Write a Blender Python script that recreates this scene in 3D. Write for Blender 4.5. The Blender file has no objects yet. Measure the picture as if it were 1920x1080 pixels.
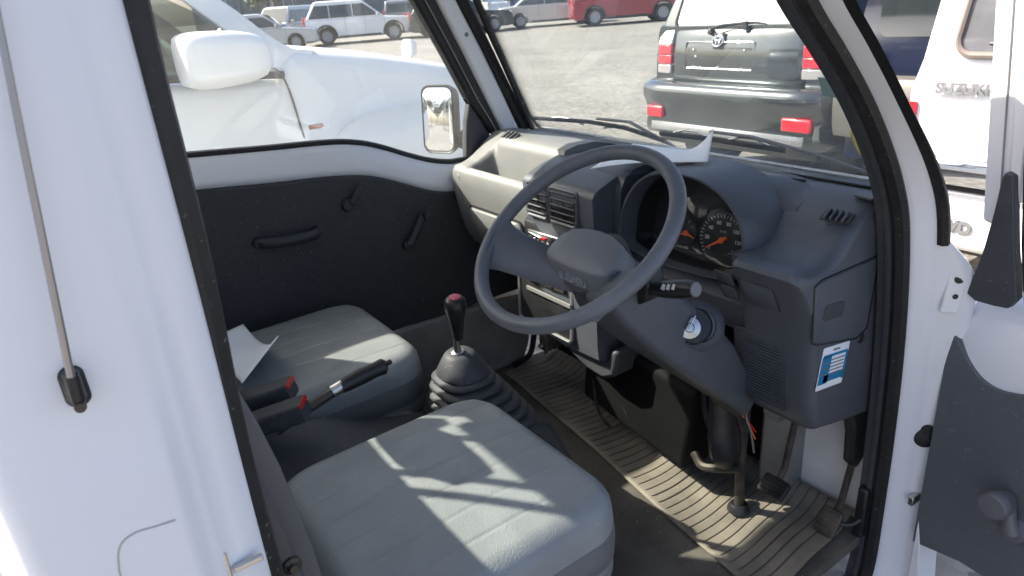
import bpy, bmesh, math, random
from mathutils import Vector as V, Matrix
R = math.radians
random.seed(7)
SC = bpy.context.scene
COL = SC.collection

# ------------------------------------------------------------------ camera
CAM_LOC = V((1.30, -.655, 1.577))
yaw, pitch, roll = R(33.64), R(22.46), R(-4.41)
f = V((-math.cos(yaw)*math.cos(pitch), math.sin(yaw)*math.cos(pitch), -math.sin(pitch)))
r0 = f.cross(V((0, 0, 1))).normalized(); u0 = r0.cross(f)
cr, sr = math.cos(roll), math.sin(roll)
r1 = cr*r0 + sr*u0; u1 = -sr*r0 + cr*u0
cd = bpy.data.cameras.new('camera'); cam = bpy.data.objects.new('camera', cd); COL.objects.link(cam)
M = Matrix((r1, u1, -f)).transposed().to_4x4(); M.translation = CAM_LOC
cam.matrix_world = M
cd.sensor_width = 36; cd.lens = 1300/1920*36; cd.clip_start = .05; cd.clip_end = 2000
cd.dof.use_dof = True; cd.dof.focus_distance = 1.25; cd.dof.aperture_fstop = 11
SC.camera = cam

# ------------------------------------------------------------------ light
SUN_TO = V((-1, -.85, 1.17)).normalized()           # direction towards the sun
el = math.asin(SUN_TO.z); az = math.atan2(SUN_TO.x, SUN_TO.y)
w = bpy.data.worlds.new('World'); SC.world = w; w.use_nodes = True
nt = w.node_tree; bg = nt.nodes['Background']
sk = nt.nodes.new('ShaderNodeTexSky'); sk.sky_type = 'NISHITA'; sk.sun_disc = False
sk.sun_elevation = el; sk.sun_rotation = az; sk.air_density = .7; sk.dust_density = 4.0; sk.ozone_density = 1.0
nt.links.new(sk.outputs[0], bg.inputs[0]); bg.inputs[1].default_value = .14
sd = bpy.data.lights.new('sun', 'SUN'); sd.energy = 4.3; sd.angle = R(.55); sd.color = (1, .93, .82)
so = bpy.data.objects.new('sun', sd); COL.objects.link(so)
so.rotation_euler = SUN_TO.to_track_quat('Z', 'Y').to_euler(); so.location = (-20, -15, 20)
SC.view_settings.view_transform = 'Standard'; SC.view_settings.look = 'None'
SC.view_settings.exposure = 1.45; SC.view_settings.gamma = 1
SC.cycles.transparent_max_bounces = 24; SC.cycles.max_bounces = 8
SC.cycles.sample_clamp_indirect = 6

# ------------------------------------------------------------------ materials
def pm(name, col, rough=.5, metal=0., var=.08, vscale=6., bump=0., bscale=300., coat=0., dust=0., spec=.5, trans=0.):
    m = bpy.data.materials.new(name); m.use_nodes = True
    n = m.node_tree.nodes; l = m.node_tree.links; b = n['Principled BSDF']
    b.inputs['Metallic'].default_value = metal
    b.inputs['Coat Weight'].default_value = coat; b.inputs['Coat Roughness'].default_value = .04
    b.inputs['Specular IOR Level'].default_value = spec
    tc = n.new('ShaderNodeTexCoord'); nz = n.new('ShaderNodeTexNoise')
    nz.inputs['Scale'].default_value = vscale; nz.inputs['Detail'].default_value = 6
    l.new(tc.outputs['Object'], nz.inputs['Vector'])
    rp = n.new('ShaderNodeValToRGB'); rp.color_ramp.elements[0].position = .3; rp.color_ramp.elements[1].position = .7
    rp.color_ramp.elements[0].color = tuple(c*(1-var) for c in col)+(1,)
    rp.color_ramp.elements[1].color = tuple(min(1, c*(1+var)) for c in col)+(1,)
    l.new(nz.outputs[0], rp.inputs[0]); out = rp.outputs[0]
    if dust:
        n2 = n.new('ShaderNodeTexNoise'); n2.inputs['Scale'].default_value = 160; n2.inputs['Detail'].default_value = 2
        l.new(tc.outputs['Object'], n2.inputs['Vector'])
        r2 = n.new('ShaderNodeValToRGB'); r2.color_ramp.elements[0].position = .68; r2.color_ramp.elements[1].position = .74
        r2.color_ramp.elements[1].color = (dust, dust, dust, 1)
        l.new(n2.outputs[0], r2.inputs[0])
        mx = n.new('ShaderNodeMix'); mx.data_type = 'RGBA'
        l.new(r2.outputs[0], mx.inputs[0]); l.new(out, mx.inputs[6]); mx.inputs[7].default_value = (.55, .52, .47, 1); out = mx.outputs[2]
    l.new(out, b.inputs['Base Color'])
    ma = n.new('ShaderNodeMapRange'); ma.inputs[3].default_value = max(0, rough-.07); ma.inputs[4].default_value = min(1, rough+.07)
    l.new(nz.outputs[0], ma.inputs[0]); l.new(ma.outputs[0], b.inputs['Roughness'])
    if bump:
        n3 = n.new('ShaderNodeTexNoise'); n3.inputs['Scale'].default_value = bscale; n3.inputs['Detail'].default_value = 3
        l.new(tc.outputs['Object'], n3.inputs['Vector'])
        bp = n.new('ShaderNodeBump'); bp.inputs['Strength'].default_value = bump; bp.inputs['Distance'].default_value = .002
        l.new(n3.outputs[0], bp.inputs['Height']); l.new(bp.outputs[0], b.inputs['Normal'])
    return m

def glass_mat(name, tint=(.93, .97, .95), dust=.05, refl=1., dcol=(.8, .8, .78)):
    m = bpy.data.materials.new(name); m.use_nodes = True
    n = m.node_tree.nodes; l = m.node_tree.links
    n.remove(n['Principled BSDF']); out = n['Material Output']
    tr = n.new('ShaderNodeBsdfTransparent'); tr.inputs[0].default_value = tint+(1,)
    gl = n.new('ShaderNodeBsdfGlossy'); gl.inputs['Roughness'].default_value = .01
    lw = n.new('ShaderNodeLayerWeight'); lw.inputs[0].default_value = .5
    pw = n.new('ShaderNodeMath'); pw.operation = 'POWER'; pw.inputs[1].default_value = 5; l.new(lw.outputs['Facing'], pw.inputs[0])
    mu = n.new('ShaderNodeMath'); mu.operation = 'MULTIPLY_ADD'; mu.inputs[1].default_value = .9*refl; mu.inputs[2].default_value = .04*refl; l.new(pw.outputs[0], mu.inputs[0])
    a = n.new('ShaderNodeMixShader'); l.new(mu.outputs[0], a.inputs[0]); l.new(tr.outputs[0], a.inputs[1]); l.new(gl.outputs[0], a.inputs[2])
    df = n.new('ShaderNodeBsdfDiffuse'); df.inputs[0].default_value = dcol+(1,)
    tl = n.new('ShaderNodeBsdfTranslucent'); tl.inputs[0].default_value = dcol+(1,)
    ad = n.new('ShaderNodeMixShader'); ad.inputs[0].default_value = .5; l.new(df.outputs[0], ad.inputs[1]); l.new(tl.outputs[0], ad.inputs[2])
    tc = n.new('ShaderNodeTexCoord'); nz = n.new('ShaderNodeTexNoise'); nz.inputs['Scale'].default_value = 5; nz.inputs['Detail'].default_value = 8
    l.new(tc.outputs['Object'], nz.inputs['Vector'])
    mr = n.new('ShaderNodeMapRange'); mr.inputs[1].default_value = .3; mr.inputs[2].default_value = .7
    mr.inputs[3].default_value = dust*.6; mr.inputs[4].default_value = dust*1.4
    l.new(nz.outputs[0], mr.inputs[0])
    b = n.new('ShaderNodeMixShader'); l.new(mr.outputs[0], b.inputs[0]); l.new(a.outputs[0], b.inputs[1]); l.new(ad.outputs[0], b.inputs[2])
    l.new(b.outputs[0], out.inputs[0])
    return m

WHITE = pm('white_paint', (.80, .80, .82), .38, var=.015, vscale=3, coat=.22)
WHITE2 = pm('white_paint_jamb', (.80, .80, .81), .35, var=.03, vscale=9, coat=.1)
RUBBER = pm('black_rubber', (.012, .012, .013), .55, var=.3, vscale=40, dust=.25, bump=.2)
TRIM = pm('dark_trim_plastic', (.05, .053, .06), .6, var=.1, vscale=30, bump=.25, dust=.2)
DOORCARD = pm('dark_vinyl_door_card', (.035, .036, .041), .65, var=.1, vscale=25, bump=.3, bscale=500, dust=.25)
DASH = pm('blue_grey_dash_plastic', (.084, .092, .107), .42, var=.06, vscale=15, bump=.25, bscale=700, dust=.12)
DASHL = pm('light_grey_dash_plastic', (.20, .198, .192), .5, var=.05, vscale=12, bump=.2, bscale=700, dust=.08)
BLACKP = pm('black_plastic', (.015, .015, .017), .4, var=.3, vscale=30, dust=.1)
VINYL = pm('grey_seat_vinyl', (.248, .262, .26), .46, var=.11, vscale=11, bump=.6, bscale=300, dust=.05)
VINYL_S = pm('grey_seat_skirt_vinyl', (.15, .15, .152), .5, var=.1, vscale=14, bump=.5, bscale=300, dust=.05)
VINYL_D = pm('dark_grey_seat_side_vinyl', (.075, .073, .078), .5, var=.08, vscale=18, bump=.3, bscale=420, dust=.1)
WHEELM = pm('steering_wheel_plastic', (.118, .127, .145), .38, var=.1, vscale=25, bump=.25, bscale=900)
MATM = pm('ribbed_floor_mat', (.185, .163, .128), .75, var=.45, vscale=7, bump=.3, bscale=250, dust=.4)
CARPET = pm('dusty_floor_vinyl', (.10, .09, .075), .8, var=.35, vscale=8, bump=.5, bscale=200, dust=.4)
METAL = pm('bare_metal', (.55, .54, .52), .28, metal=1, var=.1, vscale=20)
DMETAL = pm('dark_oily_metal', (.08, .07, .06), .5, metal=.6, var=.4, vscale=30)
CHROME = pm('chrome', (.75, .76, .78), .08, metal=1, var=.03)
MIRROR = pm('mirror_silver', (.9, .91, .92), .01, metal=1, var=.01)
PAPER = pm('white_paper', (.88, .90, .92), .8, var=.02, vscale=14)
RED = pm('red_plastic', (.55, .015, .012), .35, var=.05)
PINK = pm('pink_decal', (.55, .09, .13), .4, var=.15, vscale=60)
ORANGE = pm('orange_needle', (.9, .14, .02), .4, var=.03)
DIAL = pm('dial_face', (.02, .021, .022), .6, var=.2)
DIALW = pm('dial_marks', (.55, .57, .57), .5, var=.05)
KICKW = pm('dusty_white_metal', (.62, .61, .59), .45, var=.12, vscale=7, dust=.2)
KICKG = pm('grey_metal_panel', (.22, .215, .205), .5, var=.15, vscale=10, dust=.2)
GREYP = pm('grey_knob_plastic', (.14, .14, .155), .35, var=.05)
BLUES = pm('blue_print', (.02, .22, .42), .4, var=.05)
TEAL = pm('teal_sticker_back', (.28, .42, .42), .6, var=.05)
CRAYON = pm('yellow_crayon', (.62, .50, .10), .7, var=.2, vscale=90)
GLASS = glass_mat('cab_glass', (.95, .975, .965), .035)
WSCREEN = glass_mat('windscreen_glass', (.95, .98, .965), .075, 1.3)
TINT = glass_mat('car_glass', (.45, .50, .47), .03)
WHEELH = pm('horn_pad_plastic', (.155, .162, .178), .42, var=.06, vscale=25, bump=.3, bscale=900)
DKGLASS = pm('dark_car_glass', (.02, .025, .028), .05, var=.2, coat=1)
PALEGLASS = pm('sky_pale_glass', (.40, .46, .46), .10, var=.05, coat=1, vscale=2)  # pale colour paints the sky's reflection into the rear glass
TYRE = pm('tyre_rubber', (.02, .02, .021), .7, var=.3, vscale=12)
ALLOY = pm('alloy_rim', (.42, .43, .44), .35, metal=.2, var=.08)
LAMPR = pm('red_lamp_lens', (.55, .02, .035), .12, var=.1, vscale=30, coat=1)
LAMPC = pm('clear_lamp_lens', (.62, .62, .6), .1, var=.1, vscale=40, coat=1)
LAMPO = pm('orange_lamp_lens', (.30, .10, .07), .15, var=.1, coat=1)

# ------------------------------------------------------------------ mesh helpers
def link(o, parent=None):
    COL.objects.link(o)
    if parent: o.parent = parent
    return o
def new(name, bm, m, parent=None, ang=38, bev=0, seg=2, sub=0, solid=0, flip=False):
    bmesh.ops.recalc_face_normals(bm, faces=bm.faces)
    me = bpy.data.meshes.new(name); bm.to_mesh(me); bm.free()
    ms = m if isinstance(m, (list, tuple)) else [m]
    for x in ms: me.materials.append(x)
    for p in me.polygons: p.use_smooth = True
    me.set_sharp_from_angle(angle=R(ang))
    o = bpy.data.objects.new(name, me); link(o, parent)
    if solid:
        md = o.modifiers.new('thick', 'SOLIDIFY'); md.thickness = solid; md.offset = 0
    if bev:
        md = o.modifiers.new('bevel', 'BEVEL'); md.width = bev; md.segments = seg; md.limit_method = 'ANGLE'; md.angle_limit = R(35); md.harden_normals = False
    if sub:
        md = o.modifiers.new('sub', 'SUBSURF'); md.levels = sub; md.render_levels = sub
    return o
def empty(name, loc=(0, 0, 0), rz=0, parent=None):
    o = bpy.data.objects.new(name, None); o.empty_display_size = .1; link(o, parent); o.location = loc; o.rotation_euler = (0, 0, rz); return o
def tag(o, label=None, cat=None, group=None, kind=None):
    if label: o['label'] = label
    if cat: o['category'] = cat
    if group: o['group'] = group
    if kind: o['kind'] = kind
    return o
def BM(): return bmesh.new()
def prism(bm, pts, ax, a, b):
    """polygon given in the two axes other than ax, extruded from a to b"""
    def P(p, t):
        return {'x': (t, p[0], p[1]), 'y': (p[0], t, p[1]), 'z': (p[0], p[1], t)}[ax]
    va = [bm.verts.new(P(p, a)) for p in pts]; vb = [bm.verts.new(P(p, b)) for p in pts]
    n = len(pts)
    bm.faces.new(va); bm.faces.new(vb[::-1])
    for i in range(n): bm.faces.new((va[i], va[(i+1) % n], vb[(i+1) % n], vb[i]))
def box(bm, c, s, rot=None):
    r = bmesh.ops.create_cube(bm, size=1)
    mt = Matrix.Translation(c) @ (rot.to_4x4() if rot else Matrix.Identity(4)) @ Matrix.Diagonal((s[0], s[1], s[2], 1))
    bmesh.ops.transform(bm, matrix=mt, verts=r['verts'])
def frame(n, up=(0, 0, 1)):
    n = V(n).normalized(); x = V(up).cross(n)
    if x.length < 1e-4: x = V((1, 0, 0))
    x.normalize(); return Matrix((x, n.cross(x), n)).transposed()     # columns right, up, normal
def rings(bm, rs, closed=True, cap=True):
    vs = [[bm.verts.new(p) for p in r] for r in rs]; n = len(rs[0])
    for i in range(len(vs)-1):
        for j in range(n if closed else n-1):
            k = (j+1) % n
            try: bm.faces.new((vs[i][j], vs[i][k], vs[i+1][k], vs[i+1][j]))
            except ValueError: pass
    if cap and closed:
        bm.faces.new(vs[0][::-1]); bm.faces.new(vs[-1])
    return vs
def tube(bm, pts, r, seg=10, closed=False, sq=(1, 1), up=None):
    pts = [V(p) for p in pts]; n = len(pts); rs = []
    rr = r if isinstance(r, (list, tuple)) else [r]*n
    ref = V(up) if up else None
    for i, p in enumerate(pts):
        a = pts[(i-1) % n] if (closed or i > 0) else p
        b = pts[(i+1) % n] if (closed or i < n-1) else p
        t = (b-a).normalized()
        if ref is None:
            ref = V((0, 0, 1)) if abs(t.z) < .9 else V((1, 0, 0))
        x = ref.cross(t).normalized(); y = t.cross(x)
        if not up: ref = y
        rs.append([p + rr[i]*(sq[0]*math.cos(2*math.pi*k/seg)*x + sq[1]*math.sin(2*math.pi*k/seg)*y) for k in range(seg)])
    if closed: rs.append(rs[0]); 
    if closed:
        vs = [[bm.verts.new(q) for q in r_] for r_ in rs[:-1]]; m = len(vs)
        for i in range(m):
            for j in range(seg):
                k = (j+1) % seg
                bm.faces.new((vs[i][j], vs[i][k], vs[(i+1) % m][k], vs[(i+1) % m][j]))
    else: rings(bm, rs)
def lathe(bm, prof, c=(0, 0, 0), axis=(0, 0, 1), seg=32, cap=True):
    Fm = frame(axis, (0, 1, 0) if abs(V(axis).normalized().z) > .9 else (0, 0, 1)); c = V(c)
    rs = [[c + Fm @ V((max(r, 1e-4)*math.cos(2*math.pi*k/seg), max(r, 1e-4)*math.sin(2*math.pi*k/seg), h)) for k in range(seg)] for r, h in prof]
    rings(bm, rs, cap=cap)
def smooth_path(pts, n=6, closed=False):
    pts = [V(p) for p in pts]; out = []; m = len(pts)
    for i in range(m if closed else m-1):
        p1, p2 = pts[i], pts[(i+1) % m]
        p0 = pts[(i-1) % m] if (closed or i > 0) else p1*2-p2
        p3 = pts[(i+2) % m] if (closed or i+2 < m) else p2*2-p1
        for k in range(n):
            t = k/n
            out.append(.5*((2*p1)+(p2-p0)*t+(2*p0-5*p1+4*p2-p3)*t*t+(3*p1-p0-3*p2+p3)*t**3))
    if not closed: out.append(pts[-1])
    return out
def rrect(hx, hy, r, n=6):
    out = []
    for cx, cy, a in ((hx-r, hy-r, 0), (-hx+r, hy-r, 90), (-hx+r, -hy+r, 180), (hx-r, -hy+r, 270)):
        for k in range(n+1):
            t = R(a+90*k/n); out.append((cx+r*math.cos(t), cy+r*math.sin(t)))
    return out
def plate(bm, c, Fm, hx, hy, r, th, n=5):
    """rounded rectangle plate: centre c, frame columns right/up/normal"""
    c = V(c); ps = rrect(hx, hy, r, n)
    e = min(th*.3, hx*.2, hy*.2)
    rs = [[c+Fm @ V((x, y, 0)) for x, y in ps], [c+Fm @ V((x, y, th-e)) for x, y in ps],
          [c+Fm @ V((x*(1-e/hx), y*(1-e/hy), th)) for x, y in ps]]
    rings(bm, rs)
def text(name, s, size, c, Fm, m, parent, th=.001, shear=0, align='CENTER', bold=0.):
    cu = bpy.data.curves.new(name, 'FONT'); cu.body = s; cu.size = size; cu.extrude = th; cu.shear = shear
    cu.align_x = align; cu.align_y = 'CENTER'; cu.offset = bold
    t = bpy.data.objects.new(name+'_src', cu); COL.objects.link(t)
    me = bpy.data.meshes.new_from_object(t.evaluated_get(bpy.context.evaluated_depsgraph_get()))
    bpy.data.objects.remove(t); me.name = name; me.materials.append(m)
    mt = Fm.to_4x4(); mt.translation = V(c)
    me.transform(mt); me.update()
    return link(bpy.data.objects.new(name, me), parent)
def sheet(bm, gx, gy, fn):
    vs = [[bm.verts.new(fn(i/gx, j/gy)) for j in range(gy+1)] for i in range(gx+1)]
    for i in range(gx):
        for j in range(gy): bm.faces.new((vs[i][j], vs[i+1][j], vs[i+1][j+1], vs[i][j+1]))
    return vs
# ================================================================== KEI TRUCK
T = empty('kei_truck')
tag(T, 'white small truck with its driver door swung open onto grey seats and a steering wheel', 'truck')

def lerp(a, b, t): return a+(b-a)*t
def interp(tab, x):
    if x <= tab[0][0]: return tab[0][1:]
    for (a, *va), (b, *vb) in zip(tab, tab[1:]):
        if x <= b:
            t = (x-a)/(b-a); return [lerp(p, q, t) for p, q in zip(va, vb)]
    return tab[-1][1:]

# ---- right door opening (driver side): paths in the y,z plane
FRONT = smooth_path([(0, .13, 1.735), (0, .20, 1.655), (0, .295, 1.549), (0, .385, 1.472), (0, .475, 1.390), (0, .556, 1.30), (0, .618, 1.215), (0, .662, 1.128), (0, .70, .98), (0, .728, .80), (0, .745, .60), (0, .752, .42), (0, .755, .25), (0, .74, .17)], 5)
REAR = smooth_path([(0, -.48, 1.735), (0, -.545, 1.69), (0, -.562, 1.60), (0, -.564, 1.40), (0, -.572, 1.2), (0, -.571, 1.0), (0, -.568, .7), (0, -.565, .42), (0, -.55, .20)], 5)
loop = FRONT[::-1] + [V((0, -.1, 1.745))] + REAR + [V((0, 0, .16)), V((0, .4, .155))]
def xt(z): return 0.
def sst_(a, b, x):
    t = max(0, min(1, (x-a)/(b-a))); return t*t*(3-2*t)
def sweep(bm, path, prof, closed=False, nsign=1, kz=None, tap=None):
    n = len(path); rs = []; P0_ = prof
    for i, p in enumerate(path):
        a = path[(i-1) % n] if (closed or i) else p
        b = path[(i+1) % n] if (closed or i < n-1) else p
        t = (b-a).normalized(); nn = V((0, t.z, -t.y))*nsign
        if kz: k0 = sst_(1.42, 1.10, p.z); prof = [((o-kz)*lerp(.10, 1, k0)+kz*lerp(.4, 1, k0), x) for o, x in P0_]
        if tap: k0 = sst_(1.13, .97, p.z); prof = [(tap+(o-tap)*k0, lerp(.722, x, k0)) for o, x in P0_]
        rs.append([V((x+xt(p.z), p.y, p.z))+nn*o for o, x in prof])
    if closed: rs.append(rs[0])
    vs = [[bm.verts.new(q) for q in r_] for r_ in (rs[:-1] if closed else rs)]
    m = len(vs); k = len(prof)
    for i in range(m if closed else m-1):
        for j in range(k-1):
            bm.faces.new((vs[i][j], vs[i][j+1], vs[(i+1) % m][j+1], vs[(i+1) % m][j]))
# the inner trim strip + rubber welt round the opening
bm = BM(); sweep(bm, loop, [(-.007, .646), (-.010, .652), (-.009, .659), (-.005, .661), (-.003, .656), (-.003, .63)], True); new('opening_trim', bm, TRIM, T)
bm = BM(); sweep(bm, loop, [(-.008, .662), (-.014, .672), (-.010, .686), (0, .692), (.010, .688), (.014, .676), (.010, .664)], True); new('door_seal', bm, RUBBER, T)
# white jamb, front pillar
bm = BM(); sweep(bm, FRONT, [(.004, .660), (.008, .672), (.010, .690), (.018, .698), (.026, .708), (.034, .716), (.042, .722)], nsign=-1, kz=.008); new('front_pillar', bm, WHITE, T, ang=60)
low = [p for p in FRONT if p.z < 1.26]
bm = BM(); sweep(bm, low, [(.042, .722), (.052, .732), (.066, .748), (.078, .762), (.090, .770), (.104, .772), (.14, .74), (.14, .62)], nsign=-1, tap=.042); new('door_jamb', bm, WHITE2, T, ang=60)
up = [p for p in FRONT if p.z > 1.06]
bm = BM(); sweep(bm, up, [(.040, .722), (.038, .732), (.044, .741), (.054, .740), (.066, .732), (.070, .712), (.070, .66)], nsign=-1, kz=.008); new('drip_seal', bm, RUBBER, T)
# jamb fittings
JN = V((.74, -.67, 0)).normalized(); JF = frame(JN)
pc_ = V((.738, .793, .612))-JN*.006
bm = BM(); lathe(bm, [(.0, .007), (.018, .006), (.024, .003), (.0255, -.004)], pc_, JN, 20)
lathe(bm, [(0, .008), (.013, .007), (.014, -.002)], pc_+V((0, 0, .022)), JN, 14); new('rubber_plug', bm, RUBBER, T)
bm = BM(); bc_ = V((.748, .766, .985)); box(bm, bc_, (.034, .10, .006), JF @ Matrix.Rotation(R(-5), 3, 'Z')); br = new('hinge_bracket', bm, WHITE2, T, bev=.002)
for dx, dz, rr in ((.004, .024, .010), (.002, -.014, .0055)):
    bm = BM(); lathe(bm, [(0, .0045), (rr, .004), (rr, 0)], bc_+JF @ V((dx, dz, 0)), JN, 14); new('bolt_hole', bm, BLACKP, br)
bm = BM(); box(bm, (.735, .80, .447), (.012, .05, .022)); box(bm, (.755, .815, .447), (.05, .012, .014)); c_ = new('door_check', bm, METAL, T, bev=.002)
bm = BM(); lathe(bm, [(0, .03), (.006, .03), (.006, -.01), (0, -.01)], (.752, .80, .44), (0, 0, 1), 10); new('check_pin', bm, DMETAL, c_)

# ---- cab side panel behind the opening (white, with pressed creases)
def side_panel():
    bm = BM()
    prof = [(-.566, .672), (-.569, .688), (-.574, .696), (-.592, .700), (-.603, .7028), (-.6065, .7058), (-.613, .7085), (-.620, .7108), (-.626, .7142), (-.634, .7162), (-.65, .7168), (-.70, .717), (-.735, .714), (-.748, .708), (-.755, .698), (-.758, .68), (-.758, .60)]
    zs = [.33, .45, .6, .8, .95, 1.05, 1.10, 1.14, 1.18, 1.22, 1.25, 1.28, 1.32, 1.38, 1.45, 1.52, 1.6, 1.68, 1.74]
    rs = []
    for z in zs:
        row = []
        for y, x in prof:
            k = 1 if x > .70 else .4
            belt = -.0035*(1/(1+math.exp((z-1.262)/.006)))*(1 if y < -.62 else 0)
            sh = -.010*sst_(1.42, 1.0, z)*(1-sst_(-.60, -.575, y)*.6-sst_(-.66, -.70, y)*.7)   # the crease wanders rearward lower down
            row.append(V((x+xt(z)*1.0-(belt if y < -.615 else 0), y+sh*.5, z)))
        rs.append(row)
    rings(bm, rs, closed=False)
    return bm
sp = new('cab_side_panel', side_panel(), WHITE, T, ang=70)
# fuel flap seam
bm = BM(); tube(bm, smooth_path([(.7206, -.640, 1.180), (.7206, -.655, 1.182), (.7206, -.672, 1.184), (.7206, -.684, 1.178), (.7206, -.690, 1.160), (.7206, -.692, 1.13), (.7206, -.695, .98)], 6), .0009, 6); new('flap_seam', bm, pm('faint_seam', (.46, .43, .39), .6), sp)
bm = BM(); box(bm, (.703, -.61, 1.098), (.006, .004, .03)); box(bm, (.706, -.592, 1.091), (.006, .028, .006)); new('striker', bm, METAL, sp, bev=.001)
# antenna
A0, A1 = V((.736, -.676, 1.350)), V((.722, -.640, 1.66))
bm = BM(); tube(bm, [A0+V((0, 0, -.006)), A0.lerp(A1, .5), A1], [.0028, .0025, .0022], 10); an = new('antenna', bm, pm('dull_steel', (.34, .33, .34), .3, metal=.9), T)
bm = BM(); plate(bm, (.7165, -.6765, 1.328), frame((1, 0, .02)), .0080, .0165, .0078, .005, 8); ab = new('antenna_base', bm, BLACKP, an)
bm = BM(); plate(bm, (.7162, -.6765, 1.328), frame((1, 0, .02)), .0089, .0175, .0087, .003, 8); new('base_gasket', bm, RUBBER, ab)
bm = BM(); tube(bm, [(.728, -.676, 1.345), (.727, -.677, 1.322), (.724, -.677, 1.316)], [.0055, .0065, .004], 12); new('mast_holder', bm, BLACKP, ab)
bm = BM(); lathe(bm, [(0, .002), (.004, .002), (.0045, 0)], (.7315, -.677, 1.316), (1, 0, 0), 12); new('screw', bm, DMETAL, ab)

# ---- shell: roof, rear wall, left side, floor, nose
bm = BM(); prism(bm, [(-.66, 1.735), (-.62, 1.80), (-.4, 1.835), (0, 1.845), (.4, 1.835), (.62, 1.80), (.66, 1.735), (.60, 1.728), (.4, 1.76), (-.4, 1.76), (-.60, 1.728)], 'y', -.76, .40); new('roof', bm, WHITE, T, bev=.006)
def rect_wall(bm, x0, x1, z0, z1, hx0, hx1, hz0, hz1, y, th):
    for a, b, c, d in ((x0, x1, z0, hz0), (x0, x1, hz1, z1), (x0, hx0, hz0, hz1), (hx1, x1, hz0, hz1)):
        if b-a > 1e-3 and d-c > 1e-3: box(bm, ((a+b)/2, y, (c+d)/2), (b-a, th, d-c))
RW = (-.58, .58, 1.415, 1.722)
bm = BM(); rect_wall(bm, -.66, .655, .34, 1.73, *RW, -.735, .03); rwall = new('rear_wall', bm, WHITE2, T)
bm = BM(); box(bm, (0, -.737, 1.568), (1.158, .005, .306)); new('rear_window', bm, GLASS, rwall)
bm = BM()
for x in (-.52, -.335, -.262, .262, .335, .52): box(bm, (x, -.80, 1.56), (.016, .016, .44))
for z in (1.33, 1.775): box(bm, (0, -.80, z), (1.2, .024, .024))
for x in (-.59, .59): box(bm, (x, -.80, 1.25), (.035, .035, .94))
new('rear_guard', bm, WHITE2, T, bev=.003)
bm = BM(); box(bm, (0, .02, .29), (1.30, 1.56, .03)); fl = new('cab_floor', bm, CARPET, T)
bm = BM(); rect_wall(bm, -.64, .68, .31, 1.17, -.64, -.64, .31, .31, .80, .02); new('firewall', bm, KICKW, T)
SHADE_BLK = pm('black_shade_sheet', (.012, .012, .012), .95, var=.4, vscale=40, spec=.1)  # for black sheets added to deepen the footwell shade
bm = BM(); prism(bm, [(-.63, .33), (.34, .33), (.34, .70), (.60, .78), (.60, 1.10), (-.63, 1.10)], 'y', .772, .787); new('footwell_shade_sheet', bm, SHADE_BLK, T, bev=.004)  # added over the firewall to cut its bounced light
bm = BM(); prism(bm, [(-.63, .78), (.58, .78), (.58, .765), (-.63, .765)], 'y', .56, .77); new('under_dash_shade_sheet', bm, SHADE_BLK, T)  # added below the dash, darkens the footwell further
bm = BM(); prism(bm, [(.80, 1.115), (.86, 1.10), (.93, 1.0), (.95, .75), (.95, .36), (.80, .33), (.815, 1.10)], 'x', -.70, .655); new('front_panel', bm, WHITE, T, bev=.03, seg=3)
bm = BM(); prism(bm, [(-.62, 1.155), (.56, 1.155), (.56, 1.12), (-.62, 1.12)], 'y', .79, .86); new('cowl', bm, BLACKP, T, bev=.005)
# engine box under the seats and centre tunnel
bm = BM(); prism(bm, [(-.72, .31), (-.72, .66), (-.06, .645), (-.02, .60), (.03, .31)], 'x', -.63, .63); new('seat_box', bm, KICKG, T, bev=.01)
bm = BM(); prism(bm, [(p.y, p.z) for p in smooth_path([(0, -.50, .62), (0, -.50, .715), (0, -.42, .735), (0, -.32, .738), (0, -.26, .722), (0, -.20, .69), (0, -.10, .655), (0, .02, .63), (0, .16, .61), (0, .24, .56), (0, .26, .31), (0, -.40, .31)], 4)], 'x', -.105, .115); new('centre_console', bm, TRIM, T, bev=.018, seg=3)
# load bed, wheels (outside the frame, they exist all the same)
bm = BM(); box(bm, (0, -1.80, .66), (1.40, 1.94, .06))
for x in (-.69, .69): box(bm, (x, -1.80, .82), (.03, 1.94, .29))
for y in (-.85, -2.76): box(bm, (0, y, .82), (1.35, .03, .29))
new('load_bed', bm, WHITE, T, bev=.006)
def wheel(parent, c, rad, wd, axis, name='wheel', rimm=ALLOY, spokes=6, plate=None):
    ax = V(axis).normalized()
    bm = BM(); lathe(bm, [(rad*.62, -wd*.5), (rad*.9, -wd*.5), (rad*.985, -wd*.36), (rad, 0), (rad*.985, wd*.36), (rad*.9, wd*.5), (rad*.62, wd*.5)], c, ax, 28, cap=False)
    o = new(name, bm, TYRE, parent)
    bm = BM(); c = V(c)
    lathe(bm, [(0, wd*.30), (rad*.12, wd*.36), (rad*.16, wd*.30), (rad*.17, wd*.2)], c, ax, 16)
    lathe(bm, [(rad*.50, wd*.18), (rad*.55, wd*.42), (rad*.64, wd*.46), (rad*.66, wd*.3)], c, ax, 28, cap=False)
    Fm = frame(ax)
    for k in range(spokes):
        a = 2*math.pi*k/spokes; d = Fm @ V((math.cos(a), math.sin(a), 0)); s = Fm @ V((-math.sin(a), math.cos(a), 0))
        p = [c+d*rad*.1+s*rad*.10+ax*wd*.30, c+d*rad*.1-s*rad*.10+ax*wd*.30, c+d*rad*.55-s*rad*.13+ax*wd*.38, c+d*rad*.55+s*rad*.13+ax*wd*.38]
        q = [x-ax*wd*.2 for x in p]; rings(bm, [q, p])
    new('rim', bm, rimm, o)
    bm = BM(); lathe(bm, [(0, wd*.08), (rad*.6, wd*.08), (rad*.6, wd*.02)], c, ax, 24); new('wheel_disc', bm, plate or BLACKP, o)
    return o
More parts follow.
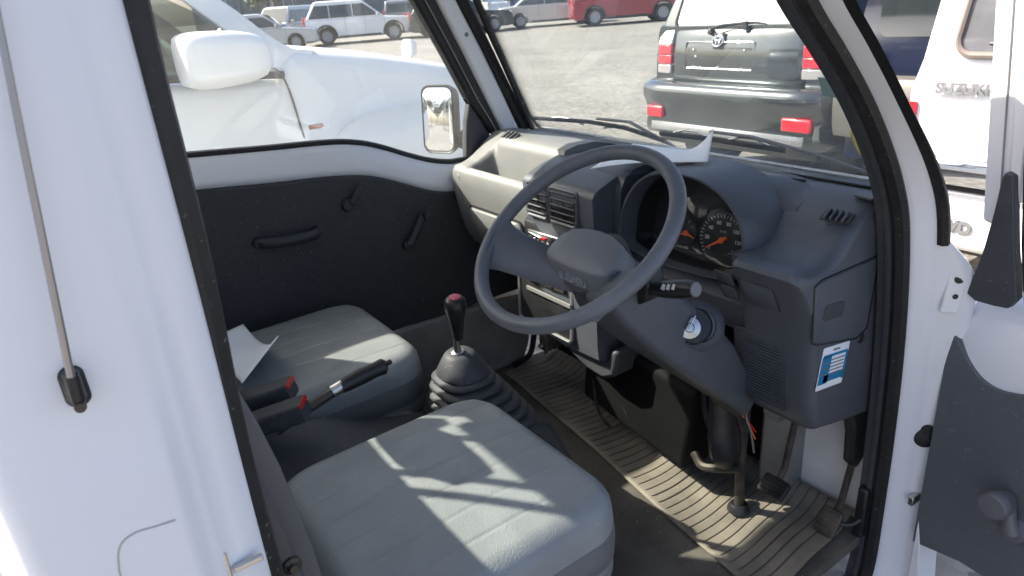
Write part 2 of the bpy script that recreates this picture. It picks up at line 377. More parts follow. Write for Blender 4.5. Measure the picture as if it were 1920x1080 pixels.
for x in (-.63, .63):
    for y in (-.38, -1.95): wheel(T, (x, y, .27), .27, .15, (1 if x > 0 else -1, 0, 0))

# ---- windscreen: plane leaning back
def ws(x, z, off=0): 
    bow = .025*(1-(x/.64)**2)
    return V((x, .772-.48*(z-1.17)+bow, z))+V((0, .9, .43))*off
wxr = lambda z: interp([(1.15, .650), (1.39, .588), (1.55, .520), (1.745, .430)], z)[0]
bm = BM()
def wsf(off):
    return lambda s, t: ws(lerp(-.645*(1-.05*t), wxr(lerp(1.155, 1.745, t)), s), lerp(1.155, 1.745, t), off)
a_ = sheet(bm, 16, 8, wsf(0))
wsg = new('windscreen', bm, WSCREEN, T, solid=.005)
bm = BM()
edge = [(-.645, 1.155), (-.3, 1.155), (0, 1.155), (.3, 1.155), (wxr(1.155), 1.155), (wxr(1.3), 1.3), (wxr(1.45), 1.45), (wxr(1.6), 1.6), (wxr(1.745), 1.745), (.3, 1.745), (0, 1.745), (-.3, 1.745), (-.613, 1.745), (-.629, 1.45)]
tube(bm, [ws(x, z) for x, z in smooth_path([(a, b, 0) for a, b in edge], 1, True) for x, z in [(x, z)]] if False else [ws(a, b) for a, b in edge], .011, 8, True, sq=(1, 1)); new('windscreen_seal', bm, RUBBER, wsg)
bm = BM(); tube(bm, smooth_path([ws(a, b, .004) for a, b in ((.543, 1.297), (.526, 1.289), (.517, 1.271), (.522, 1.247), (.53, 1.23), (.551, 1.218), (.575, 1.205))], 6), .0035, 6)
tube(bm, smooth_path([ws(a, b, .004) for a, b in ((.565, 1.274), (.552, 1.272), (.538, 1.265), (.538, 1.253), (.548, 1.249), (.57, 1.252))], 6), .003, 6); new('crayon_mark', bm, CRAYON, wsg)
bm = BM(); prism(bm, [(.47, 1.395), (.53, 1.39), (.545, 1.352), (.474, 1.357)], 'y', 0, .0015)
for v in bm.verts: v.co = ws(v.co.x, v.co.z, -.006-v.co.y)
new('inspection_sticker', bm, TEAL, wsg)
bm = BM(); rs = []
for p in [q for q in FRONT if q.z > 1.10][::-1]:
    e_ = ws(wxr(p.z), p.z)
    rs.append([V((.655, p.y+.012, p.z)), V((.668, p.y+.03, p.z)), V((e_.x+.014, e_.y+.012, p.z)), V((e_.x+.006, e_.y-.004, p.z)), V((.646, p.y+.018, p.z))])
rings(bm, rs); new('inner_pillar', bm, TRIM, T, ang=50)
# sun visor, header trim and rear view mirror live above the frame
bm = BM(); box(bm, (0, .44, 1.755), (1.2, .10, .03)); new('header_trim', bm, TRIM, T, bev=.01)
# wipers
def wiper(blade, arm, mount):
    bm = BM(); tube(bm, arm, [.007]*len(arm), 8, sq=(1, .6)); o = new('wiper', bm, BLACKP, T)
    bm = BM(); tube(bm, blade, .0055, 6, sq=(.7, 1.3)); new('blade', bm, RUBBER, o)
    for t0, t1 in ((.12, .42), (.58, .88)):
        bm = BM(); p0, p1 = [V(blade[0]).lerp(V(blade[-1]), t) for t in (t0, t1)]
        up = V((0, .006, .016)); tube(bm, [p0+up*.4, p0.lerp(p1, .3)+up, p0.lerp(p1, .7)+up, p1+up*.4], .0035, 6); new('blade_bracket', bm, METAL, o)
    bm = BM(); lathe(bm, [(0, .02), (.012, .018), (.015, 0)], mount, (0, .6, .8), 14); new('pivot_cap', bm, BLACKP, o)
wiper([(-.666, .80, 1.196), (-.377, .792, 1.211), (-.212, .795, 1.207), (-.065, .808, 1.182)], [(-.34, .80, 1.222), (-.21, .81, 1.222), (-.07, .83, 1.17), (-.02, .845, 1.14)], (-.02, .84, 1.128))
wiper([(-.075, .797, 1.205), (.087, .796, 1.208), (.324, .797, 1.205)], [(.10, .80, 1.226), (.224, .80, 1.226), (.40, .815, 1.20), (.537, .825, 1.168), (.59, .84, 1.15)], (.60, .84, 1.128))

# ---- left side of the cab: pillar strips, door
XL = -.66
def strip(bm, pa, pb, x0, x1):
    """band in the y,z plane between two edge paths"""
    rs = [[V((x0, a[0], a[1])), V((x0, b[0], b[1])), V((x1, b[0], b[1])), V((x1, a[0], a[1]))] for a, b in zip(pa, pb)]
    rings(bm, rs)
e0 = [(.27, 1.74), (.381, 1.60), (.470, 1.43), (.540, 1.288), (.585, 1.225), (.615, 1.17)]
e1 = [(.35, 1.74), (.452, 1.60), (.535, 1.43), (.602, 1.288), (.632, 1.225), (.66, 1.165)]
e2 = [(.42, 1.74), (.523, 1.59), (.605, 1.43), (.672, 1.288), (.70, 1.225), (.728, 1.165)]
e3 = [(.47, 1.74), (.566, 1.59), (.645, 1.43), (.713, 1.288), (.742, 1.225), (.772, 1.165)]
bm = BM(); strip(bm, e0, e1, -.655, -.70); lp = new('left_door_frame', bm, RUBBER, T, bev=.008)
bm = BM(); tube(bm, [(-.651, a[0]*.55+b[0]*.45, a[1]*.55+b[1]*.45) for a, b in zip(e0, e1)], .0022, 6); new('frame_lip', bm, KICKG, lp)
bm = BM(); strip(bm, e1, e2, -.648, -.70); new('left_pillar', bm, WHITE, T, bev=.012, seg=3)
bm = BM(); lathe(bm, [(0, .004), (.006, .003), (.007, 0)], (-.648, .545, 1.49), (1, 0, 0), 12); new('pillar_screw', bm, KICKG, T)
bm = BM(); strip(bm, e2, e3, -.645, -.68); new('pillar_glass_seal', bm, RUBBER, T, bev=.008)
HANDLE = pm('dark_handle_plastic', (.026, .027, .034), .5, var=.1)
# left door: painted metal band with vinyl card below, window above
BELT = [(-.60, 1.283), (-.357, 1.261), (-.119, 1.241), (.02, 1.231), (.099, 1.222), (.165, 1.207), (.231, 1.182), (.30, 1.150), (.372, 1.120), (.43, 1.103), (.479, 1.096), (.56, 1.10), (.60, 1.14)]
CARD = [(-.60, 1.205), (-.366, 1.186), (-.141, 1.163), (.0, 1.151), (.077, 1.142), (.15, 1.128), (.21, 1.107), (.28, 1.075), (.351, 1.042), (.40, 1.026), (.448, 1.017), (.56, 1.01), (.74, 1.01)]
bm = BM()
bs_ = smooth_path([(0, a, b) for a, b in BELT], 4); cs_ = smooth_path([(0, a, b) for a, b in CARD], 4)
rs = []
for i in range(len(bs_)):
    b, c = bs_[i], cs_[i]
    y0 = lambda t: lerp(b.y, c.y, t)
    rs.append([V((-.70, b.y, b.z)), V((-.685, b.y, b.z+.004)), V((-.672, b.y, b.z-.002)), V((-.660, y0(.2), lerp(b.z, c.z, .2))), V((-.655, y0(.5), lerp(b.z, c.z, .5))), V((-.648, y0(.8), lerp(b.z, c.z, .8))), V((-.652, c.y, c.z)), V((-.664, c.y, c.z-.01)), V((-.70, c.y, .9)), V((-.70, c.y, .36))])
rings(bm, rs, closed=False)
LD = new('passenger_door', bm, WHITE, T, ang=60)
bm = BM()
front = [(-.641, p.y, p.z-.004) for p in cs_]
pts = [(p.y, p.z-.006) for p in cs_] + [(.74, .60), (-.60, .60)]
prism(bm, pts, 'x', -.665, -.640); new('door_card', bm, DOORCARD, LD, bev=.006)
bm = BM(); tube(bm, [(-.684, p.y, p.z+.006) for p in bs_]+[(-.684, .60, 1.2), (-.684, .54, 1.30)], .011, 8, sq=(1, .9)); new('window_seal', bm, RUBBER, LD)
bm = BM(); pts = [(p.y, p.z) for p in bs_] + [(.54, 1.288), (.47, 1.43), (.381, 1.60), (.30, 1.70), (-.57, 1.70)]
prism(bm, pts, 'x', -.690, -.686); new('window_glass', bm, GLASS, LD)
bm = BM(); prism(bm, [(.515, 1.105), (.60, 1.105), (.615, 1.17), (.545, 1.285), (.527, 1.22)], 'x', -.70, -.665); new('mirror_mount_cover', bm, TRIM, LD, bev=.008)
bm = BM(); tube(bm, smooth_path([(-.640, -.205, 1.004), (-.615, -.195, 1.004), (-.600, -.165, 1.003), (-.598, -.12, 1.000), (-.600, -.075, .997), (-.615, -.045, .996), (-.640, -.035, .997)], 5), .0125, 10, sq=(1, 1.25)); ph = new('pull_handle', bm, HANDLE, LD)
for y, z in ((-.205, 1.004), (-.038, .997)):
    bm = BM(); lathe(bm, [(0, .022), (.014, .02), (.017, 0)], (-.641, y, z), (1, 0, 0), 16); new('handle_mount', bm, HANDLE, ph)
bm = BM(); lathe(bm, [(0, .018), (.017, .016), (.021, .006), (.022, 0)], (-.640, .072, 1.052), (1, 0, 0), 20); lk = new('door_release', bm, HANDLE, LD)
bm = BM(); box(bm, (-.622, .096, 1.078), (.014, .020, .062), Matrix.Rotation(R(-40), 3, 'X')); new('release_lever', bm, HANDLE, lk, bev=.004)
bm = BM(); lathe(bm, [(0, .02), (.017, .018), (.02, 0)], (-.640, .247, .885), (1, 0, 0), 18)
tube(bm, [(-.618, .247, .885), (-.612, .27, .92), (-.610, .302, .972)], [.012, .010, .010], 10, sq=(.8, 1.2)); wc = new('window_crank', bm, HANDLE, LD)
bm = BM(); lathe(bm, [(.008, 0), (.010, .012), (.013, .02), (.012, .032), (0, .035)], (-.610, .304, .975), (1, 0, 0), 16); new('crank_knob', bm, HANDLE, wc)
bm = BM(); lathe(bm, [(.008, 0), (.010, .01), (.012, .016), (.009, .022), (0, .024)], (-.640, -.384, .952), (1, 0, 0), 14); new('lock_button', bm, GREYP, LD)
# grey sill / wheel-house below the card
bm = BM(); prism(bm, [(-.60, .60), (.20, .605), (.60, .585), (.69, .575), (.71, .50), (.69, .38), (.66, .31), (-.60, .31)], 'x', -.66, -.628); new('side_sill', bm, KICKG, T, bev=.012, seg=3)
bm = BM(); tube(bm, smooth_path([(-.615, .70, .60), (-.615, .715, .50), (-.615, .70, .40), (-.615, .675, .335), (-.615, .60, .318)], 6), .011, 8); new('wiring_hose', bm, BLACKP, T)
# B pillar on the left + outer left panels
bm = BM(); box(bm, (-.672, -.655, 1.03), (.05, .15, 1.42)); new('left_rear_pillar', bm, WHITE2, T, bev=.01)
bm = BM(); prism(bm, [(-.57, 1.69), (.33, 1.69), (.27, 1.745), (-.57, 1.745)], 'x', -.69, -.62); new('left_roof_rail', bm, WHITE2, T, bev=.006)
bm = BM(); prism(bm, [(-.57, 1.725), (.18, 1.725), (.13, 1.745), (-.57, 1.745)], 'x', .60, .672); new('right_roof_rail', bm, WHITE2, T)
# left outside mirror
mc = V((-.815, .508, 1.222)); nrm = V((.44, -.89, .10)).normalized(); Fm = frame(nrm)
bm = BM(); ps = rrect(.062, .108, .028, 6)
rings(bm, [[mc+Fm @ V((x*k, y*k, d)) for x, y in ps] for k, d in ((.55, -.06), (.8, -.055), (.97, -.035), (1.04, -.01), (1.06, .004), (1.03, .008), (.97, .004))])
mo = new('side_mirror', bm, BLACKP, T)
bm = BM(); pm_ = rrect(.058, .104, .026, 6)
rings(bm, [[mc+Fm @ V((x*k, y*k, .0045+(.0142-k*k*(x*x+y*y))/2.0)) for x, y in pm_] for k in (1, .85, .7, .55, .4, .25, .1, .01)]); new('mirror_glass', bm, MIRROR, mo, ang=60)
bm = BM(); tube(bm, [(-.77, .555, 1.16), (-.745, .57, 1.14), (-.70, .575, 1.14)], [.035, .03, .04], 12, sq=(.6, 1)); new('mirror_arm', bm, BLACKP, mo)

# ---- seats
def cushion(hx, hy, r, z0, edge, depth, grooves, cx, cy, tilt=0., crown=.01):
    nx, ny = 150, 70
    def mp(u, v):
        x, y = u*hx, v*hy
        m = max(abs(u), abs(v))
        if m > 1e-6:
            bx, by = u/m*hx, v/m*hy; k = 1.
            if abs(bx) > hx-r and abs(by) > hy-r:
                cx_, cy_ = math.copysign(hx-r, bx), math.copysign(hy-r, by)
                lo, hi = .3, 1.
                for _ in range(18):
                    mid = (lo+hi)/2
                    qx, qy = bx*mid, by*mid
                    out = abs(qx) > hx-r and abs(qy) > hy-r and math.hypot(qx-cx_, qy-cy_) > r
                    if out: hi = mid
                    else: lo = mid
                k = lo
            k = 1+(k-1)*m**3
            x, y = x*k, y*k
        return x, y, m
    bm = BM()
    def fn(s, t):
        u, v = 2*s-1, 2*t-1
        u = math.copysign(1-(1-abs(u))**1.35, u); v = math.copysign(1-(1-abs(v))**1.35, v)
        x, y, m = mp(u, v)
        d = (1-m)*min(hx, hy)
        z = z0+crown*(1-u*u)*(1-v*v)
        if d < edge: z -= edge*(1-math.sqrt(max(0, 1-(1-d/edge)**2)))
        if d > .004:
            for g in grooves:
                z -= .0020*math.exp(-((x-g)/.0028)**2)*min(1, (d-edge*.0)/.03)
        z += tilt*y
        return V((cx+x, cy+y, z))
    g = sheet(bm, nx, ny, fn)
    lp = [g[i][0] for i in range(nx+1)]+[g[nx][j] for j in range(1, ny+1)]+[g[i][ny] for i in range(nx-1, -1, -1)]+[g[0][j] for j in range(ny-1, 0, -1)]
    prev = lp
    for dz, gr in ((-.02, 1.006), (-.05, 1.008), (-depth+.02, 1.0), (-depth, .97)):
        cur = []
        for v in lp:
            cur.append(bm.verts.new(V((cx+(v.co.x-cx)*gr, cy+(v.co.y-cy)*gr, v.co.z+dz))))
        for i in range(len(lp)):
            k = (i+1) % len(lp); bm.faces.new((prev[i], prev[k], cur[k], cur[i]))
        prev = cur
    return bm
def backrest(hx, h, th, cx, y0, z0, lean):
    ps = rrect(hx, h/2, .06, 6); Fm = Matrix(((1, 0, 0), (0, math.sin(lean)*1., -math.cos(lean)), (0, math.cos(lean), math.sin(lean)))) 
    c = V((cx, y0, z0))+Fm @ V((0, h/2, 0))
    bm = BM()
    return bm, c, Fm, ps
for sx, gv, nm in ((.352, (-.165, -.10, -.034, .034, .10, .165), 'driver'), (-.350, (-.165, -.10, -.034, .034, .10, .165), 'passenger')):
    hw_ = .243 if sx > 0 else .236; sx += .008 if sx > 0 else 0
    bm = cushion(hw_, .245, .085, .782, .040, .145, gv, sx, -.222, .02, .014)
    s = new('seat', bm, VINYL, T, ang=60)
    # darker skirt of the cushion
    bm = BM(); ps = rrect(hw_-.002, .243, .085, 8)
    rings(bm, [[V((sx+x*k, -.222+y*k, z+.02*y)) for x, y in ps] for k, z in ((1.018, .715), (1.026, .69), (1.02, .655), (.97, .64))]); new('cushion_skirt', bm, VINYL_S, s, ang=60)
    # backrest: front face leaning slightly, plain vinyl
    h = .47; Fm = Matrix(((1, 0, 0), (0, -math.sin(R(17)), -math.cos(R(17))), (0, math.cos(R(17)), -math.sin(R(17)))))
    c = V((sx, -.50, .785))+Fm @ V((0, h/2, 0))
    bm = BM(); ps = rrect(.232, h/2, .055, 7)
    rings(bm, [[c+Fm @ V((x*k, y*k, -d)) for x, y in ps] for k, d in ((.80, .012), (.93, .008), (.985, -.006), (1, -.025))])
    b = new('backrest', bm, VINYL, s, ang=60)
    bm = BM(); rings(bm, [[c+Fm @ V((x*k, y*k, -d)) for x, y in ps] for k, d in ((1.0, -.024), (1.004, -.05), (1.0, -.10), (.95, -.115))]); new('backrest_side', bm, VINYL_D, b, ang=60)
    hc = V((sx+(.10 if sx < 0 else 0), -.635, 1.40)); ph_ = rrect(.105, .080, .045, 6)
    bm = BM(); rings(bm, [[hc+Fm @ V((x*k, y*k, d)) for x, y in ph_] for k, d in ((.7, .035), (.95, .025), (1, 0), (.95, -.03), (.7, -.04))]); hd = new('headrest', bm, VINYL, s, ang=60)
# pillar trim beside the seat, stepped, with the belt anchor on it
TE = [(-.572, 1.300), (-.552, 1.245), (-.536, 1.18), (-.524, 1.117), (-.510, 1.0), (-.506, .945), (-.502, .80), (-.50, .31)]
bm = BM(); prism(bm, [(y-.022, z-.02) for y, z in TE]+[(-.62, .29), (-.62, 1.28)], 'x', .615, .655); pt_ = new('pillar_trim', bm, VINYL_D, T, bev=.004)
bm = BM(); prism(bm, TE+[(-.62, .31), (-.62, 1.30)], 'x', .585, .612); new('trim_edge', bm, pm('mid_grey_trim', (.115, .112, .118), .55, var=.06, bump=.25, bscale=500, dust=.12), pt_, bev=.004)
bm = BM(); lathe(bm, [(0, .009), (.005, .009), (.007, .005), (.011, .003), (.012, 0)], (.655, -.545, 1.020), (1, 0, 0), 8); new('belt_anchor_bolt', bm, DMETAL, T, ang=20)
# belt buckles
for p0, p1 in (((-.118, -.432, .815), (-.052, -.338, .848)), ((-.030, -.440, .808), (.036, -.342, .842))):
    p0, p1 = V(p0), V(p1); d = (p1-p0); t = d.normalized(); Fm = frame(t)
    bm = BM(); ps = rrect(.027, .021, .008, 4)
    rings(bm, [[p0+t*s+Fm @ V((x*k, y*k, 0)) for x, y in ps] for s, k in ((0, .9), (.01, 1), (d.length-.008, 1.0), (d.length, .95))])
    o = new('belt_buckle', bm, TRIM, T)
    bm = BM(); rings(bm, [[p1+t*s+Fm @ V((x*.82, y*.24+.014, 0)) for x, y in ps] for s in (-.004, .004)]); new('red_button', bm, RED, o)
    bm = BM(); tube(bm, [p0, p0-t*.05-V((0, 0, .05))], .014, 8, sq=(1, .5)); new('buckle_stalk', bm, BLACKP, o)
# hand brake
bm = BM(); tube(bm, [(-.005, -.40, .79), (-.003, -.33, .815), (0, -.25, .838)], [.012, .012, .011], 10); hb = new('hand_brake', bm, DMETAL, T)
bm = BM(); tube(bm, [(-.001, -.27, .834), (0, -.255, .838), (0, -.245, .841)], .0135, 12); new('brake_collar', bm, METAL, hb)
bm = BM(); tube(bm, [(0, -.250, .838), (0, -.235, .840), (0, -.20, .845), (0, -.17, .848), (0, -.148, .850), (0, -.142, .850)], [.015, .0165, .018, .0165, .0185, .013], 14); new('brake_grip', bm, BLACKP, hb)
bm = BM(); tube(bm, [(0, -.145, .852), (0, -.128, .855)], .006, 10); new('release_button', bm, BLACKP, hb)
# gear lever, boot, knob
bm = BM()
prof = [(0.042, .79), (.058, .786)]
n = 6
rs = []
ctr = lambda t: V((lerp(-.030, .0, t), lerp(.062, .080, t), 0))
def ring(c, rx, ry, z):
    out = []
    q = 2/(2+1.6*max(0, min(1, (rx-.05)/.05)))
    for k in range(40):
        a = 2*math.pi*k/40; ca, sa = math.cos(a), math.sin(a)
        out.append(c+V((rx*math.copysign(abs(ca)**q, ca), ry*math.copysign(abs(sa)**q, sa), z)))
    return out
rs.append(ring(ctr(0), .030, .030, .800)); rs.append(ring(ctr(0.02), .041, .039, .792)); rs.append(ring(ctr(.05), .052, .050, .774)); rs.append(ring(ctr(.1), .064, .061, .750)); rs.append(ring(ctr(.12), .065, .061, .744))
for i in range(n):
    t = .12+.88*i/(n-1); z = lerp(.744, .638, i/(n-1)); r_ = lerp(.072, .124, i/(n-1))
    rs += [ring(ctr(t), r_*.86, r_*.84, z-.001), ring(ctr(t), r_*.97, r_*.95, z-.004), ring(ctr(t), r_+.004, r_, z-.010), ring(ctr(t), r_+.003, r_-.001, z-.0155), ring(ctr(t), r_*.9, r_*.88, z-.019)]
bm2 = BM(); tube(bm2, [(-.024, .056, .79), (-.018, .05, .83), (-.010, .048, .87)], [.012, .007, .007], 10); gl = new('gear_lever', bm2, METAL, T)
rings(bm, rs); new('lever_boot', bm, TRIM, gl, ang=80)
bm = BM(); lathe(bm, [(.010, -.072), (.0125, -.066), (.0145, -.045), (.0185, -.015), (.0245, .008), (.0265, .022), (.0245, .034), (.018, .042), (.008, .045), (0, .0455)], (.008, .044, .920), (.14, -.05, 1), 24); kn = new('lever_knob', bm, BLACKP, gl)
ax = V((.14, -.05, 1)).normalized()
bm = BM(); lathe(bm, [(0, .0018), (.0125, .0008), (.0135, -.001)], V((.008, .044, .920))+ax*.0445, ax, 20); new('shift_pattern', bm, PINK, kn)
bm = BM(); lathe(bm, [(.0135, 0), (.016, .004), (.016, .012), (.010, .016)], (-.026, .056, .793), (.1, -.1, 1), 16); new('lever_collar', bm, METAL, gl)
# ---- dashboard -------------------------------------------------------------
bm = BM()
# core behind everything, lower driver side and top skin
TOP = [(.80, 1.160), (.745, 1.168), (.68, 1.182), (.60, 1.190), (.54, 1.190)]
def prof_top(x):
    # from windscreen rearwards, driver side and middle, ends on the rear face
    if x < .445: return None
bm = BM()
def sst(a, b, x):
    t = max(0, min(1, (x-a)/(b-a))); return t*t*(3-2*t)
def rpx(x, z):
    lim = lerp(.394, .456, sst(1.035, 1.08, z)); return x+(lim-.392)*max(0, 1-(x-.392)/.09)
def loft_prof(bm, xs, fn, fx=None):
    rs = [[V((fx(x, z) if fx else x, y, z)) for y, z in fn(x)] for x in xs]
    return rings(bm, rs)
# middle + cluster: top skin behind the hood, underside at knee height
def mid(x):
    hz = 1.190-.012*abs(x-.28)/.2
    if x < .076: return [(.80, 1.158), (.745, 1.167), (.68, 1.176), (.62, 1.176), (.56, 1.168), (.52, 1.158), (.505, 1.13), (.50, 1.05), (.505, .98), (.515, .90), (.56, .80), (.80, .78)]
    b = sst(.385, .48, x); m = lambda a, c: lerp(a, c, b)
    return [(.80, 1.158), (.745, m(1.167, 1.165)), (.68, m(1.180, 1.164)), (.63, m(hz, 1.144)), (.615, m(hz-.004, 1.134)), (.61, m(hz-.03, 1.125)), (.61, 1.05), (.61, .985), (.56, .965), (.515, .93), (.53, .86), (.80, .80)]
loft_prof(bm, [-.13, -.08, 0, .06, .075, .0765, .10, .16, .22, .28, .34, .385, .40, .415, .43, .445, .46, .475, .485], mid)
DB = new('dashboard', bm, DASH, T, ang=50)
# right end: scooped top, small shelf, switch face, side
def right(x):
    u = 1.
    e = sst(.56, .622, x)           # falls off to the outer side
    zs = lerp(1.188, 1.118, u)
    y1 = lerp(.50, .428, sst(.40, .47, x))
    return [(.80, 1.158), (.745, 1.165), (.70, 1.168), (.665, lerp(1.186, 1.160, u)), (.625, lerp(1.190, 1.140, u)), (.590, lerp(1.190, 1.110, u)), (.560, lerp(1.190, 1.082, u)),
            (.525, lerp(1.185, 1.068, u)), (.480, lerp(1.15, 1.066, u)), (.448, lerp(1.11, 1.070, u)), (y1+.006, 1.067), (y1+.002, 1.056), (y1+.018, 1.03), (y1+.055, .968), (y1+.075, .86), (y1+.090, .76), (y1+.104, .70), (y1+.122, .677), (.65, .655), (.80, .628)]
bm = BM(); xs = [.392, .398, .408, .42, .435, .45, .465, .48, .50, .53, .56, .58, .590, .60, .608, .614, .618, .6205, .6215]
def rights(x):
    p = right(x); k = 0 if x < .590 else (x-.590)/.0315
    ins = .020*(1-math.sqrt(max(0, 1-k*k))) if k > 0 else 0
    if x < .41: ins = max(ins, .010*(1-math.sqrt(max(0, 1-((.41-x)/.018)**2))))
    return [(y+ins*max(-1, min(1, (.62-y)/.10)), z+ins*max(-1, min(1, (.90-z)/.10))) for y, z in p]
loft_prof(bm, xs, rights, rpx)
RD = new('driver_side_panel', bm, DASH, DB, ang=50)
# left, passenger part: paler grey than the rest, with a deep tray and bulging face
def left(x):
    t = sst(-.572, -.535, x)         # tray opens
    e = 1-sst(-.635, -.615, x)
    top = 1.186
    return [(.80, 1.160), (.745, 1.170), (.68, top), (.612, top+.001), (lerp(.60, .566, t), lerp(1.178, 1.178, t)), (lerp(.575, .556, t), lerp(1.162, 1.150, t)), (lerp(.55, .549, t), lerp(1.143, 1.085, t)), (lerp(.525, .540, t), lerp(1.126, 1.042, t)), (lerp(.50, .500, t), lerp(1.114, 1.036, t)), (lerp(.482, .480, t), lerp(1.109, 1.046, t)), (lerp(.470, .472, t), lerp(1.107, 1.085, t)), (.452, 1.104), (.440, 1.098), (.433, 1.084), (.430, 1.05), (.434, 1.005), (.446, .94), (.462, .88), (.49, .835), (.53, .805), (.62, .79), (.80, .79)]
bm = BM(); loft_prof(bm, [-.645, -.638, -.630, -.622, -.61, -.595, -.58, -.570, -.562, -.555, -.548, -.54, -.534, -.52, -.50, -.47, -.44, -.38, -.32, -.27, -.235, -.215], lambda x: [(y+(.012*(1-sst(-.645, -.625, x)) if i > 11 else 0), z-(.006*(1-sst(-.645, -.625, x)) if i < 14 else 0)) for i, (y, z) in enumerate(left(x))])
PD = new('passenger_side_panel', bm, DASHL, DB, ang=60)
# panel seams at the left end
bm = BM()
for pts in ([(-.585, .4315, 1.075), (-.585, .4325, 1.01), (-.64, .445, 1.012)], [(-.585, .4325, 1.01), (-.587, .445, .955), (-.60, .452, .925)], [(-.585, .4315, 1.075), (-.60, .432, 1.08), (-.635, .441, 1.08)]):
    tube(bm, pts, .0012, 5)
new('panel_seam', bm, KICKG, PD)
# glove box lid
bm = BM()
def gl_pt(s, t, d):
    x = lerp(-.545, -.262, s); z = lerp(.855, .985, t)
    y = interp([(.80, .53), (.835, .49), (.88, .462), (.94, .446), (1.005, .434), (1.05, .43)], z)[0]
    return V((x, y-d, z))
ps = [(.5+.5*a, .5+.5*b) for a, b in [(x/.14, y/.065) for x, y in rrect(.14, .065, .022, 5)]]
rings(bm, [[gl_pt(a, b, -.006) for a, b in ps], [gl_pt(a, b, .008) for a, b in ps], [gl_pt(.5+(a-.5)*.96, .5+(b-.5)*.92, .013) for a, b in ps]])
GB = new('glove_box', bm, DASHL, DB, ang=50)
bm = BM(); tube(bm, [gl_pt(.5+(a-.5)*1.022, .5+(b-.5)*1.05, .0015) for a, b in ps], .0045, 6, True); new('lid_gap', bm, BLACKP, GB)
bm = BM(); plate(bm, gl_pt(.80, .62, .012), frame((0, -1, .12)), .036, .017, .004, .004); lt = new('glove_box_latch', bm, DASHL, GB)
bm = BM(); plate(bm, gl_pt(.80, .28, .011), frame((0, -1, .12)), .034, .009, .004, .003); new('latch_recess', bm, BLACKP, GB)
# corner demister vents
def slats(parent, c, Fm, w_, h_, n, horiz, md=BLACKP, ms=DASH, tilt=0., th=.0035, name='air_vent'):
    bm = BM(); plate(bm, V(c)-Fm.col[2]*.001, Fm, w_/2, h_/2, min(w_, h_)*.12, .003); o = new(name, bm, md, parent)
    for k in range(n):
        bm = BM(); t = (k+.5)/n-.5 if horiz is None else ((k+1)/(n+1)-.5)
        if horiz: box(bm, V(c)+Fm @ V((0, t*h_, .004)), (w_*.96, th, .008), Fm @ Matrix.Rotation(R(tilt), 3, 'X'))
        else: box(bm, V(c)+Fm @ V((t*w_, 0, .004)), (th, h_*.94, .008), Fm @ Matrix.Rotation(R(tilt), 3, 'Y'))
        new('slat', bm, ms, o, bev=.0008)
    return o
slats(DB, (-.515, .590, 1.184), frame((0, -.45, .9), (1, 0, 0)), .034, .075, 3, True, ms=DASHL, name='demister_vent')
c = V((.585, .606, 1.1375)); nrm = V((0, -.55, .83))
slats(DB, (.580, .604, 1.139), frame(V((0, -.5, .83)), (0, 1, 0)), .062, .030, 4, False, name='demister_vent', th=.003)
# long windscreen demister slot
bm = BM(); rings(bm, [[V((x, .70+w_*.5, ws_-.001)), V((x, .70-w_*.5, ws_-.001)), V((x, .70-w_*.5, ws_+.003)), V((x, .70+w_*.5, ws_+.003))] for x, w_, ws_ in ((.16, .012, 1.176), (.20, .034, 1.176), (.36, .034, 1.175), (.42, .022, 1.172), (.445, .004, 1.170))]); new('demister_slot', bm, BLACKP, DB)
bm = BM(); box(bm, (0, .752, 1.169), (1.22, .035, .006)); new('rear_seam_strip', bm, BLACKP, DB, bev=.002)
bm = BM(); prism(bm, [(.565, .70), (.618, .70), (.618, .655), (.575, .665)], 'z', 1.166, 1.171); new('corner_cap', bm, DASH, RD, bev=.002)

# centre stack
bm = BM()
def stack(x):
    k = 1-((x+.095)/.17)**2; y0 = .436-.008*k
    return [(.60, 1.168), (.56, 1.164+.004*k), (.50, 1.150+.004*k), (.455, 1.134+.004*k), (y0+.004, 1.124+.004*k), (y0-.002, 1.112), (y0, 1.02), (y0, .92), (y0+.002, .70), (y0+.006, .665), (y0+.025, .655), (.60, .66)]
loft_prof(bm, [-.240, -.236, -.225, -.19, -.15, -.10, -.05, 0, .03, .045, .05], stack)
CS = new('centre_stack', bm, DASH, DB, ang=50)
Fs = frame((0, -1, .06))
def sunk(parent, c, hx, hy, depth, mat_, r=.008, name='recess'):
    bm = BM(); plate(bm, c, Fs, hx, hy, r, .0025); return new(name, bm, mat_, parent)
for xv, hw in ((-.168, .043), (-.058, .052)):
    v = sunk(DB, (xv, .430, 1.075), hw, .043, 0, BLACKP, .01, 'air_vent')
    bm = BM(); ps = rrect(hw, .043, .01, 4); 
    cc = V((xv, .428, 1.075)); tube(bm, [cc+Fs @ V((x*1.04, y*1.05, .001)) for x, y in ps], .005, 6, True); new('vent_frame', bm, DASH, v)
    for k in range(5):
        bm = BM(); box(bm, cc+Fs @ V((0, -.034+.017*k, .003)), (hw*1.94, .0045, .010), Fs @ Matrix.Rotation(R(-28), 3, 'X')); new('slat', bm, TRIM, v, bev=.001)
    bm = BM(); box(bm, cc+Fs @ V((0, 0, -.0005)), (.004, .080, .006), Fs); new('vane', bm, BLACKP, v)
